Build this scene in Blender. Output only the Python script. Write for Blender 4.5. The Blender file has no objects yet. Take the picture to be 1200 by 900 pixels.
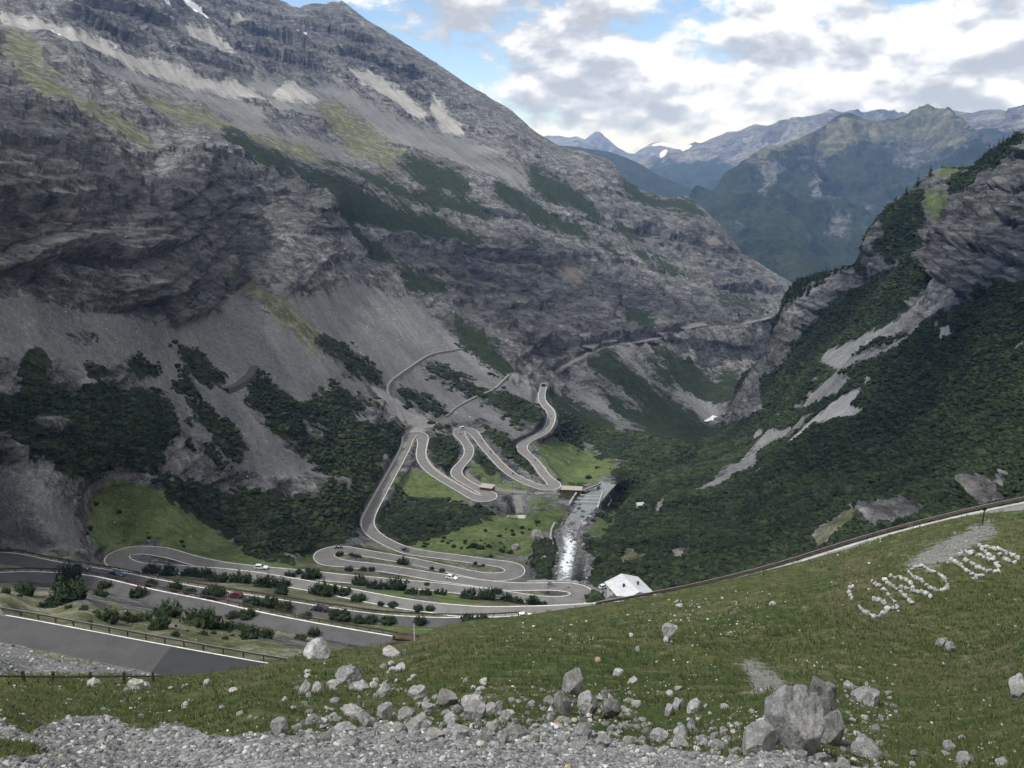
import bpy, bmesh, math, random
import numpy as np
from mathutils import Vector, Matrix, kdtree

random.seed(7)
RNG = np.random.default_rng(7)
SC = bpy.context.scene
COL = SC.collection
PI = math.pi

# ----------------------------------------------------------------------------- camera geometry
F, CX, CY = 979.0, 600.0, 450.0
PITCH = math.radians(14.3)
SP, CP = math.sin(PITCH), math.cos(PITCH)

def rays(u, v):
    x = (np.asarray(u, float) - CX) / F
    y = (CY - np.asarray(v, float)) / F
    d = np.stack([x, CP + y * SP, -SP + y * CP], -1)
    return d / np.linalg.norm(d, axis=-1, keepdims=True)

def at(u, v, r):
    return Vector(rays(u, v) * r)

def project(p):
    p = np.asarray(p, float)
    f = p[..., 1] * CP - p[..., 2] * SP
    up = p[..., 1] * SP + p[..., 2] * CP
    return CX + F * p[..., 0] / f, CY - F * up / f

def rz(u, v, z):
    return z / rays(u, v)[..., 2]

# ----------------------------------------------------------------------------- numpy noise
def _hash(ix, iy, iz, seed):
    h = (ix.astype(np.uint32) * np.uint32(374761393) + iy.astype(np.uint32) * np.uint32(668265263)
         + iz.astype(np.uint32) * np.uint32(2147483647 ^ 0x5bd1e995) + np.uint32(seed) * np.uint32(974634777))
    h ^= h >> np.uint32(13); h *= np.uint32(1274126177); h ^= h >> np.uint32(16)
    h *= np.uint32(2246822519); h ^= h >> np.uint32(15)
    return (h & np.uint32(0xFFFFFF)).astype(np.float32) / np.float32(0xFFFFFF)

def vnoise(p, seed=0):
    p = np.asarray(p, np.float32)
    i = np.floor(p).astype(np.int64); f = p - i
    w = f * f * f * (f * (f * 6 - 15) + 10)
    x0, y0, z0 = i[..., 0], i[..., 1], i[..., 2]
    out = 0
    for dx in (0, 1):
        wx = w[..., 0] if dx else 1 - w[..., 0]
        for dy in (0, 1):
            wy = w[..., 1] if dy else 1 - w[..., 1]
            for dz in (0, 1):
                wz = w[..., 2] if dz else 1 - w[..., 2]
                out = out + wx * wy * wz * _hash(x0 + dx, y0 + dy, z0 + dz, seed)
    return out * 2 - 1

def fbm(p, octaves=4, seed=0, gain=0.5, ridged=False):
    p = np.asarray(p, np.float32); a = 1.0; s = 0; out = 0
    for k in range(octaves):
        n = vnoise(p * (2.03 ** k) + 17.3 * k, seed + k)
        if ridged: n = 1 - 2 * np.abs(n)
        out = out + a * n; s += a; a *= gain
    return out / s

def blocks(P, L, seed, dip=.22):
    """jointed rock: hard-edged blocks lying in dipping layers, -1..1"""
    P = np.asarray(P, np.float32); wv = fbm(P / (L * 5), 3, seed); s = P[..., 2] + dip * P[..., 0] + L * 1.3 * wv
    a = (P[..., 0] - P[..., 1]) * .7 + L * .8 * wv; b = (P[..., 0] + P[..., 1]) * .7
    k = np.floor(s / L); q = np.stack([np.floor(a / (1.9 * L) + k * .37), np.floor(b / (1.9 * L) + k * .61), k], -1).astype(np.int64)
    return _hash(q[..., 0], q[..., 1], q[..., 2], seed) * 2 - 1
def terrace(P, L, seed, dip=.22):
    """each layer leans back from its foot, then the next one juts out over a ledge, -.5..5"""
    P = np.asarray(P, np.float32); s = (P[..., 2] + dip * P[..., 0]) / L + .4 * fbm(P / (L * 9), 3, seed) + .13 * fbm(P / (L * 1.2), 2, seed + 4)
    t = s - np.floor(s); amp = .35 + .65 * _hash(np.floor(s).astype(np.int64), np.zeros(s.shape, np.int64), np.zeros(s.shape, np.int64), seed)
    return (.5 - t) * amp
def smooth(a, b, x):
    t = np.clip((x - a) / (b - a), 0, 1); return t * t * (3 - 2 * t)

# ----------------------------------------------------------------------------- scene helpers
def tag(o, label=None, cat=None, group=None, kind=None):
    if label: o['label'] = label
    if cat: o['category'] = cat
    if group: o['group'] = group
    if kind: o['kind'] = kind
    return o

def obj(name, me, mat=None, parent=None, loc=None, rotz=0):
    o = bpy.data.objects.new(name, me); COL.objects.link(o)
    if mat is not None and me is not None and len(me.materials) == 0: me.materials.append(mat)
    if parent is not None: o.parent = parent
    if loc is not None: o.location = loc
    if rotz: o.rotation_euler = (0, 0, rotz)
    return o

def empty(name, loc, rotz=0):
    o = bpy.data.objects.new(name, None); COL.objects.link(o)
    o.empty_display_size = 0.5; o.location = loc; o.rotation_euler = (0, 0, rotz); return o

def children_of(o):
    return [c for c in list(o.children)]

def dup(root, loc, rot=None, scale=None, label=None, group=None):
    r = root.copy(); COL.objects.link(r); r.location = loc
    if rot is not None: r.rotation_euler = rot
    if scale is not None: r.scale = scale
    if label: r['label'] = label
    if group: r['group'] = group
    for ch in children_of(root):
        c = ch.copy(); COL.objects.link(c); c.parent = r
        for g in children_of(ch):
            d = g.copy(); COL.objects.link(d); d.parent = c
    return r

def np_mesh(name, verts, faces, smooth_=True):
    """verts (n,3), faces (m,3) or (m,4) arrays"""
    me = bpy.data.meshes.new(name)
    verts = np.asarray(verts, np.float32); faces = np.asarray(faces, np.int32)
    k = faces.shape[1]
    me.vertices.add(len(verts)); me.vertices.foreach_set('co', verts.ravel())
    me.loops.add(faces.size); me.loops.foreach_set('vertex_index', faces.ravel())
    me.polygons.add(len(faces))
    me.polygons.foreach_set('loop_start', np.arange(0, faces.size, k, dtype=np.int32))
    try: me.polygons.foreach_set('loop_total', np.full(len(faces), k, np.int32))
    except Exception: pass
    me.polygons.foreach_set('use_smooth', np.full(len(faces), smooth_, bool))
    me.update(calc_edges=True); me.validate()
    return me

class MB:
    """collects simple solids into one mesh"""
    def __init__(s): s.v = []; s.f = []
    def add(s, vs, fs):
        b = len(s.v); s.v += [tuple(x) for x in vs]; s.f += [tuple(b + i for i in q) for q in fs]
    def box(s, c, size, rotz=0, M=None):
        x, y, z = (t / 2 for t in size)
        vs = [Vector((i * x, j * y, k * z)) for i in (-1, 1) for j in (-1, 1) for k in (-1, 1)]
        R = M if M is not None else Matrix.Rotation(rotz, 3, 'Z')
        vs = [R @ q + Vector(c) for q in vs]
        s.add(vs, [(0, 1, 3, 2), (4, 6, 7, 5), (0, 4, 5, 1), (2, 3, 7, 6), (0, 2, 6, 4), (1, 5, 7, 3)])
    def prism(s, prof, x0, x1):
        """profile [(y,z)] extruded along x"""
        n = len(prof)
        vs = [(x0, y, z) for y, z in prof] + [(x1, y, z) for y, z in prof]
        fs = [(i, (i + 1) % n, n + (i + 1) % n, n + i) for i in range(n)]
        fs += [tuple(reversed(range(n))), tuple(range(n, 2 * n))]
        s.add(vs, fs)
    def cyl(s, c, r, depth, axis='x', n=16, r2=None):
        r2 = r if r2 is None else r2; vs = []
        for e, rr in ((-depth / 2, r), (depth / 2, r2)):
            for i in range(n):
                a = 2 * PI * i / n; p = (rr * math.cos(a), rr * math.sin(a))
                q = {'x': (e, p[0], p[1]), 'y': (p[0], e, p[1]), 'z': (p[0], p[1], e)}[axis]
                vs.append(Vector(q) + Vector(c))
        fs = [(i, (i + 1) % n, n + (i + 1) % n, n + i) for i in range(n)]
        fs += [tuple(reversed(range(n))), tuple(range(n, 2 * n))]
        s.add(vs, fs)
    def strip(s, A, B):
        n = len(A); s.add(list(A) + list(B), [(i, i + 1, n + i + 1, n + i) for i in range(n - 1)])
    def mesh(s, name, smooth_=False):
        me = bpy.data.meshes.new(name); me.from_pydata(s.v, [], s.f); me.update()
        bm = bmesh.new(); bm.from_mesh(me); bmesh.ops.recalc_face_normals(bm, faces=bm.faces); bm.to_mesh(me); bm.free()
        if smooth_:
            me.polygons.foreach_set('use_smooth', np.ones(len(me.polygons), bool))
        return me
    def build(s, name, mat, parent=None, smooth_=False):
        return obj(name, s.mesh(name, smooth_), mat, parent)

# ----------------------------------------------------------------------------- materials
def new_mat(name):
    m = bpy.data.materials.new(name); m.use_nodes = True
    nt = m.node_tree; nt.nodes.clear()
    out = nt.nodes.new('ShaderNodeOutputMaterial')
    b = nt.nodes.new('ShaderNodeBsdfPrincipled')
    nt.links.new(b.outputs[0], out.inputs[0])
    b.inputs['Roughness'].default_value = 0.9
    b.inputs['Specular IOR Level'].default_value = 0.25
    return m, nt, b

class G:
    """small node-graph helper"""
    def __init__(s, nt): s.nt = nt
    def n(s, t, **kw):
        x = s.nt.nodes.new(t)
        for k, v in kw.items(): setattr(x, k, v)
        return x
    def put(s, sock, v):
        if hasattr(v, 'links') or hasattr(v, 'is_output'): s.nt.links.new(v, sock)
        elif isinstance(v, (tuple, list)) and len(v) == 3 and sock.type == 'RGBA': sock.default_value = (*v, 1)
        else: sock.default_value = v
    def pos(s): return s.n('ShaderNodeTexCoord').outputs['Object']
    def scale(s, vec, sc):
        m = s.n('ShaderNodeMapping'); s.put(m.inputs['Vector'], vec); m.inputs['Scale'].default_value = sc; return m.outputs[0]
    def noise(s, vec, sc, detail=4, rough=0.55, dist=0.0):
        n = s.n('ShaderNodeTexNoise'); s.put(n.inputs['Vector'], vec)
        n.inputs['Scale'].default_value = sc; n.inputs['Detail'].default_value = detail
        n.inputs['Roughness'].default_value = rough; n.inputs['Distortion'].default_value = dist
        return n.outputs['Fac']
    def voro(s, vec, sc, feature='F1', out='Distance'):
        n = s.n('ShaderNodeTexVoronoi', feature=feature); s.put(n.inputs['Vector'], vec); n.inputs['Scale'].default_value = sc
        return n.outputs[out]
    def math(s, op, a, b=0.0, c=None):
        n = s.n('ShaderNodeMath', operation=op); s.put(n.inputs[0], a); s.put(n.inputs[1], b)
        if c is not None: s.put(n.inputs[2], c)
        return n.outputs[0]
    def step(s, x, a, b, lo=0.0, hi=1.0):
        n = s.n('ShaderNodeMapRange', interpolation_type='SMOOTHSTEP'); s.put(n.inputs['Value'], x)
        n.inputs['From Min'].default_value = a; n.inputs['From Max'].default_value = b
        n.inputs['To Min'].default_value = lo; n.inputs['To Max'].default_value = hi
        return n.outputs[0]
    def mix(s, f, a, b):
        n = s.n('ShaderNodeMix', data_type='RGBA'); s.put(n.inputs[0], f); s.put(n.inputs[6], a); s.put(n.inputs[7], b); return n.outputs[2]
    def ramp(s, x, stops):
        n = s.n('ShaderNodeValToRGB'); s.put(n.inputs[0], x); e = n.color_ramp.elements
        while len(e) < len(stops): e.new(0.5)
        for el, (p, c) in zip(e, stops): el.position = p; el.color = (*c, 1)
        return n.outputs[0]
    def bump(s, h, strength, dist):
        n = s.n('ShaderNodeBump'); s.put(n.inputs['Height'], h); n.inputs['Strength'].default_value = strength
        n.inputs['Distance'].default_value = dist; return n.outputs[0]
    def attr(s, name):
        a = s.n('ShaderNodeAttribute', attribute_name=name)
        sep = s.n('ShaderNodeSeparateColor'); s.nt.links.new(a.outputs['Color'], sep.inputs[0])
        return sep.outputs[0], sep.outputs[1], sep.outputs[2], a.outputs['Alpha']

def simple_mat(name, col, rough=0.8, var=0.15, scale=3.0, metal=0.0, spec=0.3, bump=0.0):
    m, nt, b = new_mat(name); g = G(nt)
    n = g.noise(g.pos(), scale, 5, 0.6)
    c0 = tuple(x * (1 - var) for x in col); c1 = tuple(min(1, x * (1 + var)) for x in col)
    g.put(b.inputs['Base Color'], g.mix(g.step(n, .3, .7), c0, c1))
    b.inputs['Roughness'].default_value = rough; b.inputs['Metallic'].default_value = metal
    b.inputs['Specular IOR Level'].default_value = spec
    if bump: g.put(b.inputs['Normal'], g.bump(n, 0.6, bump))
    return m

def mountain_mat(name, S=1.0, tint=(1, 1, 1), detail_m=1.0, lam=.15, fall=57.0, dipdeg=14.0, drymul=1.0):
    """S: feature size (1 = near slopes). attributes m1 = veg, grass, scree, cliff; m2 = pale, dry, ochre, snow"""
    m, nt, b = new_mat(name); g = G(nt)
    P = g.pos()
    veg, grass, scree, cliff = g.attr('m1'); pale, dry, ochre, snow = g.attr('m2')
    nA = g.noise(P, 0.011 / S, 9, 0.64)              # large patches with fine edges
    nB = g.noise(P, 0.09 / S, 7, 0.66)
    grain = g.noise(P, 0.9 / S * detail_m, 4, 0.75); g2 = g.noise(P, .28 / S, 5, .75)
    def vcol(sc, seed_):
        mp = g.n('ShaderNodeMapping'); g.put(mp.inputs['Vector'], P); mp.inputs['Rotation'].default_value = (0, math.radians(13), 0); mp.inputs['Scale'].default_value = sc; mp.inputs['Location'].default_value = (seed_, seed_ * .3, 0)
        wq = g.n('ShaderNodeVectorMath', operation='ADD'); nz_ = g.n('ShaderNodeTexNoise'); g.put(nz_.inputs['Vector'], mp.outputs[0]); nz_.inputs['Scale'].default_value = 1.5; nz_.inputs['Detail'].default_value = 3
        sc_ = g.n('ShaderNodeVectorMath', operation='SCALE'); g.put(sc_.inputs[0], nz_.outputs['Color']); sc_.inputs['Scale'].default_value = .35; g.put(wq.inputs[0], mp.outputs[0]); g.put(wq.inputs[1], sc_.outputs[0])
        v = g.n('ShaderNodeTexVoronoi'); g.put(v.inputs['Vector'], wq.outputs[0]); v.inputs['Scale'].default_value = 1; q = g.n('ShaderNodeSeparateColor'); g.put(q.inputs[0], v.outputs['Color']); return q.outputs[0]
    blk = vcol((.05 / S, .05 / S, .16 / S), 3.0); blk2 = vcol((.16 / S, .16 / S, .5 / S), 9.0)
    rot = g.n('ShaderNodeMapping'); g.put(rot.inputs['Vector'], P); rot.inputs['Rotation'].default_value = (0, 0, math.radians(fall))
    streak = g.noise(g.scale(rot.outputs[0], (0.009 / S, 0.075 / S, 0.009 / S)), 1.0, 9, 0.68)     # runs down the fall line
    dip = g.n('ShaderNodeMapping'); g.put(dip.inputs['Vector'], P); dip.inputs['Rotation'].default_value = (0, math.radians(dipdeg), 0); dip.inputs['Scale'].default_value = (0.04 / S, 0.04 / S, lam / S)
    strata = g.noise(dip.outputs[0], 1.0, 9, 0.74, 0.15)  # dipping rock layers
    jit = g.math('ADD', g.math('SUBTRACT', nA, .5), g.math('ADD', g.math('MULTIPLY', g.math('SUBTRACT', nB, .5), 1.2), g.math('SUBTRACT', streak, .5)))
    def cut(x, amp=2.6, w=0.06):
        amp *= 1.35
        bell = g.math('MULTIPLY_ADD', g.math('MULTIPLY', x, g.math('SUBTRACT', 1.0, x)), 3.0, .3)
        t = g.math('ADD', x, g.math('MULTIPLY', g.math('MULTIPLY', jit, bell), amp)); return g.step(t, .5 - w, .5 + w)
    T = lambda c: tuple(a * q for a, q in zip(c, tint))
    def w(*terms):
        o = None
        for x, k in terms:
            y = g.math('MULTIPLY', g.math('SUBTRACT', x, .5), k); o = y if o is None else g.math('ADD', o, y)
        return g.math('ADD', o, .5)
    rock = g.ramp(w((strata, .55), (nB, .6), (streak, .55), (grain, .75), (g2, .9), (blk, .16), (blk2, .14)),
                  [(.28, T((.036, .035, .035))), (.42, T((.08, .078, .076))), (.54, T((.135, .1335, .131))), (.66, T((.2, .197, .19))), (.8, T((.32, .315, .305)))])
    clf = g.ramp(w((strata, 1.0), (nB, .35), (grain, .4), (g2, .45), (nA, .35), (blk, .2), (blk2, .14)),
                 [(.26, T((.034, .0335, .0335))), (.42, T((.076, .075, .0735))), (.55, T((.122, .12, .117))), (.68, T((.18, .177, .171))), (.82, T((.285, .28, .27)))])
    scr = g.ramp(w((streak, .5), (grain, .8), (g2, .6), (nA, .5)),
                 [(.3, T((.085, .084, .083))), (.44, T((.145, .144, .142))), (.58, T((.2, .198, .194))), (.75, T((.31, .305, .295)))])
    pal = g.ramp(w((streak, .5), (grain, .7), (g2, .5), (nA, .4)),
                 [(.3, T((.2, .192, .18))), (.5, T((.32, .308, .29))), (.72, T((.46, .44, .415)))])
    grs = g.ramp(w((nA, .8), (nB, .8), (g2, .7), (grain, .5)), [(.3, (.042, .066, .02)), (.45, (.078, .112, .034)), (.58, (.115, .15, .05)), (.74, (.19, .21, .095))])
    dr = g.ramp(w((nB, .9), (grain, .6), (nA, .3)),
                [(p_, tuple(q_ * drymul for q_ in c_)) for p_, c_ in ((.3, (.05, .06, .026)), (.46, (.095, .102, .05)), (.56, (.155, .155, .1)), (.68, (.27, .262, .215)))])
    vg = g.ramp(w((nB, .7), (grain, .7), (g2, .8)),
                [(.3, (.011, .016, .009)), (.5, (.024, .035, .016)), (.72, (.052, .067, .03))])
    och = g.ramp(w((streak, .6), (grain, .6)), [(.3, (.12, .1, .082)), (.7, (.28, .235, .185))])
    col = g.mix(cut(cliff, 2.0), rock, clf)
    col = g.mix(g.math('MULTIPLY', cut(ochre, 4.0, .25), .5), col, och)
    col = g.mix(cut(scree, 2.6, .08), col, scr)
    col = g.mix(cut(pale, 2.0, .32), col, pal)
    col = g.mix(cut(dry, 2.6, .12), col, dr)
    col = g.mix(g.math('MULTIPLY', cut(grass, 2.8, .16), .93), col, grs)
    vcut = cut(veg, 3.2, .06)
    def crack(sc, seed_, wd):
        mp = g.n('ShaderNodeMapping'); g.put(mp.inputs['Vector'], dip.outputs[0]); mp.inputs['Scale'].default_value = sc; mp.inputs['Location'].default_value = (seed_, 0, seed_)
        return g.step(g.math('ABSOLUTE', g.math('SUBTRACT', g.noise(mp.outputs[0], 1.0, 5, .6), .5)), 0.0, wd, 1, 0)
    crk = g.math('MAXIMUM', crack((.7, .7, .8), 4.0, .02), crack((2.6, 2.6, .16), 8.0, .016))
    col = g.mix(vcut, col, vg)
    col = g.mix(cut(snow, .8, .1), col, (.8, .82, .85))
    # scattered blocks and single shrubs as specks on open scree
    sp = g.voro(P, 0.14 / S); spot = g.step(g.math('ADD', sp, g.math('MULTIPLY', nA, .7)), .42, .47, 1, 0)
    spot = g.math('MULTIPLY', spot, g.math('SUBTRACT', 1.0, vcut))
    col = g.mix(g.math('MULTIPLY', spot, .6), col, g.mix(g.step(nB, .46, .52), (.035, .045, .024), (.32, .31, .29)))
    g.put(b.inputs['Base Color'], col)
    h = g.math('ADD', g.math('MULTIPLY', strata, g.math('ADD', g.math('MULTIPLY', cliff, 2.2), .6)),
               g.math('ADD', g.math('MULTIPLY', nB, 1.4), g.math('MULTIPLY', grain, g.math('ADD', g.math('MULTIPLY', vcut, .6), .35))))
    h = g.math('SUBTRACT', h, g.math('MULTIPLY', crk, g.math('ADD', g.math('MULTIPLY', cliff, .8), .12)))
    h = g.math('ADD', h, g.math('ADD', g.math('MULTIPLY', g2, .6), g.math('MULTIPLY', g.math('ADD', blk, blk2), .12)))
    g.put(b.inputs['Normal'], g.bump(h, 0.75, 2.2 * S))
    b.inputs['Roughness'].default_value = 0.95; b.inputs['Specular IOR Level'].default_value = 0.1
    return m

# ----------------------------------------------------------------------------- class map traced over the ground as the photo shows it
ROCK, VEG, GRASS, SCREE, CLIFF, PALE, DRY, OCHRE, SNOW = range(9)
UX0, VY0, RW, RH = -260, -280, 1800, 1400      # raster window in photo pixels
def fill(cls, pts, c):
    pts = np.asarray(pts, float) - (UX0, VY0)
    x0, y0 = np.floor(pts.min(0)).astype(int); x1, y1 = np.ceil(pts.max(0)).astype(int)
    x0, y0 = max(x0, 0), max(y0, 0); x1, y1 = min(x1, RW - 1), min(y1, RH - 1)
    if x1 <= x0 or y1 <= y0: return
    X, Y = np.meshgrid(np.arange(x0, x1 + 1) + .5, np.arange(y0, y1 + 1) + .5)
    ins = np.zeros(X.shape, bool); n = len(pts)
    for i in range(n):
        (ax, ay), (bx, by) = pts[i], pts[(i + 1) % n]
        if ay == by: continue
        c1 = (ay > Y) != (by > Y); xi = (bx - ax) * (Y - ay) / (by - ay) + ax
        ins ^= c1 & (X < xi)
    cls[y0:y1 + 1, x0:x1 + 1][ins] = c
def stroke(cls, pts, w, c):
    for (a, b_) in zip(pts[:-1], pts[1:]):
        a = np.array(a, float); b_ = np.array(b_, float); d = b_ - a; L = np.hypot(*d) + 1e-6
        n = np.array([-d[1], d[0]]) / L * w / 2; e = d / L * w * .3
        fill(cls, [a - e + n, b_ + e + n, b_ + e - n, a - e - n], c)
def blur(a, k):
    for ax in (0, 1):
        for _ in range(2):
            p = np.pad(a, [(k, k) if i == ax else (0, 0) for i in (0, 1)], mode='edge')
            cs = np.cumsum(p, axis=ax, dtype=np.float32); n = a.shape[ax]; w = 2 * k + 1
            if ax == 0: lo = np.vstack([np.zeros((1, cs.shape[1]), np.float32), cs[:n - 1]]); a = (cs[w - 1:w - 1 + n] - lo) / w
            else: lo = np.hstack([np.zeros((cs.shape[0], 1), np.float32), cs[:, :n - 1]]); a = (cs[:, w - 1:w - 1 + n] - lo) / w
    return a
def sample(a, u, v):
    x = np.clip(np.asarray(u) - UX0 - .5, 0, RW - 1.001); y = np.clip(np.asarray(v) - VY0 - .5, 0, RH - 1.001)
    i = x.astype(int); j = y.astype(int); fx = x - i; fy = y - j
    return (a[j, i] * (1 - fx) * (1 - fy) + a[j, i + 1] * fx * (1 - fy) + a[j + 1, i] * (1 - fx) * fy + a[j + 1, i + 1] * fx * fy)
def class_attrs(me, cls, u, v, ks=(3, 4, 5, 5, 5, 2, 7, 4, 1)):
    ch = [sample(blur((cls == c).astype(np.float32), k), u, v) for c, k in zip(range(9), ks)]
    z = np.zeros_like(ch[0])
    for nm, cc in (('m1', (ch[1], ch[2], ch[3], ch[4])), ('m2', (ch[5], ch[6], ch[7], ch[8]))):
        at_ = me.attributes.new(nm, 'FLOAT_COLOR', 'POINT')
        at_.data.foreach_set('color', np.stack(cc, -1).astype(np.float32).ravel())
    return ch

# ----------------------------------------------------------------------------- thin-plate depth fields
class Field:
    def __init__(s, pts, lam=0.003):
        p = np.asarray(pts, float)
        key = np.round(p[:, :2]); _, idx = np.unique(key, axis=0, return_index=True); p = p[idx]
        s.c = p[:, :2] / 100; L = np.log(p[:, 2]); n = len(p)
        K = s.phi(s.c, s.c) + np.eye(n) * lam
        Q = np.hstack([np.ones((n, 1)), s.c]); A = np.block([[K, Q], [Q.T, np.zeros((3, 3))]])
        s.w = np.linalg.solve(A, np.concatenate([L, np.zeros(3)]))
    @staticmethod
    def phi(a, b):
        d2 = ((a[:, None, :] - b[None]) ** 2).sum(-1); return .5 * d2 * np.log(d2 + 1e-12)
    def __call__(s, u, v):
        q = np.stack([np.ravel(u), np.ravel(v)], -1).astype(float) / 100; out = np.empty(len(q))
        for i in range(0, len(q), 20000):
            b = q[i:i + 20000]; out[i:i + 20000] = s.phi(b, s.c) @ s.w[:-3] + s.w[-3] + b @ s.w[-2:]
        return np.exp(out).reshape(np.shape(u))

def polyline(pts, step):
    """Catmull-Rom through pts (n,k), about step apart in the first two coordinates"""
    p = np.asarray(pts, float); p = np.vstack([2 * p[0] - p[1], p, 2 * p[-1] - p[-2]]); out = []
    for i in range(1, len(p) - 2):
        n = max(2, int(np.hypot(*(p[i + 1] - p[i])[:2]) / step))
        t = np.arange(n)[:, None] / n
        out.append(.5 * (2 * p[i] + (p[i + 1] - p[i - 1]) * t + (2 * p[i - 1] - 5 * p[i] + 4 * p[i + 1] - p[i + 2]) * t ** 2
                         + (3 * p[i] - p[i - 1] - 3 * p[i + 1] + p[i + 2]) * t ** 3))
    return np.vstack(out + [p[-2:-1]])

def with_z(pts):
    """points (u,v) or (u,v,z): fill in the heights along the line"""
    s = [0.0]
    for a, b in zip(pts[:-1], pts[1:]): s.append(s[-1] + math.hypot(a[0] - b[0], 2.4 * (a[1] - b[1])))
    ks = [i for i, p in enumerate(pts) if len(p) > 2]
    z = np.interp(s, [s[i] for i in ks], [pts[i][2] for i in ks])
    return [(p[0], p[1], q) for p, q in zip(pts, z)]

class Body:
    """a piece of land: columns of rays carried out to their distance, with relief, and its far side closed off behind the crest"""
    def __init__(s, field, top, u0, u1, du, vbot, dv, flat=None):
        s.u = np.arange(u0, u1 + du, du); tu, tv = np.array(top, float).T
        vt = np.interp(s.u, tu, tv); s.vt = vt
        n = int((np.max(vbot - vt)) / dv); t = np.linspace(0, 1, n)[:, None]
        s.V = vt[None] + (vbot - vt)[None] * t; s.U = np.broadcast_to(s.u, s.V.shape).copy()
        s.R = field(s.U, s.V); s.D = rays(s.U, s.V); s.w = np.zeros(s.R.shape)
        if flat is not None: s.flatten(*flat)
        s.P = s.D * s.R[..., None]; s.t = t
        s.normals()
    def normals(s):
        a = np.gradient(s.P, axis=1); b = np.gradient(s.P, axis=0); n = np.cross(b, a)
        n /= np.linalg.norm(n, axis=-1, keepdims=True) + 1e-9
        s.N = np.where(((n * s.D).sum(-1) > 0)[..., None], -n, n)
        s.area = np.linalg.norm(np.cross(a, b), axis=-1)
    def flatten(s, samples, hws, vs=0.4):
        kd = kdtree.KDTree(len(samples))
        for i, (u, v, z) in enumerate(samples): kd.insert((u, v / vs, 0), i)
        kd.balance()
        um, vm = samples[:, :2].min(0) - 40; uM, vM = samples[:, :2].max(0) + 25
        I = np.argwhere((s.U > um) & (s.U < uM) & (s.V > vm) & (s.V < vM))
        for i, j in I:
            u, v = s.U[i, j], s.V[i, j]
            _, k, d = kd.find((u, v / vs, 0)); hp = F / s.R[i, j]
            if d > (hws[k] + 6.5) * hp: continue
            hw = hws[k]; x = min(1, max(0, (d / hp - hw - 0.9) / 5.0)); w = 1 - x * x * (3 - 2 * x)
            dz = s.D[i, j, 2]; rn = samples[k, 2] / dz if dz < -.02 else s.R[i, j]
            s.R[i, j] = math.exp(math.log(rn) * w + math.log(s.R[i, j]) * (1 - w)); s.w[i, j] = w
    def displace(s, h): s.P = s.P + s.N * (h * (1 - s.w))[..., None]
    def mesh(s, name, back):
        h, w, _ = s.P.shape; top = s.P[0]; o = top[:, :2] / np.linalg.norm(top[:, :2], axis=1, keepdims=True)
        rows = [s.P[0] + np.hstack([o * d, np.full((w, 1), z)]) for d, z in back][::-1]
        nb = len(rows); V = np.vstack([np.stack(rows), s.P]); U = np.vstack([np.broadcast_to(s.u, (nb, w)), s.U]); VV = np.vstack([np.broadcast_to(s.V[0], (nb, w)), s.V])
        H = h + nb; idx = np.arange(H * w).reshape(H, w)
        q = np.stack([idx[:-1, :-1], idx[1:, :-1], idx[1:, 1:], idx[:-1, 1:]], -1).reshape(-1, 4)
        s.me = np_mesh(name, V.reshape(-1, 3), q); s.mu, s.mv = U.ravel(), VV.ravel()
        return s.me
    def point(s, u, v):
        j = np.clip((u - s.u[0]) / (s.u[1] - s.u[0]), 0, len(s.u) - 1.001); j0 = int(j); fj = j - j0; out = 0
        for jj, wj in ((j0, 1 - fj), (j0 + 1, fj)):
            col = s.V[:, jj]; i = np.interp(v, col, np.arange(len(col))); i0 = min(int(i), len(col) - 2); fi = i - i0
            out = out + wj * (s.P[i0, jj] * (1 - fi) + s.P[i0 + 1, jj] * fi)
        return Vector(out)
    def normal(s, u, v):
        j = int(np.clip((u - s.u[0]) / (s.u[1] - s.u[0]), 0, len(s.u) - 1)); i = int(np.clip(np.interp(v, s.V[:, j], np.arange(len(s.V))), 0, len(s.V) - 1))
        return Vector(s.N[i, j])

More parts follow.
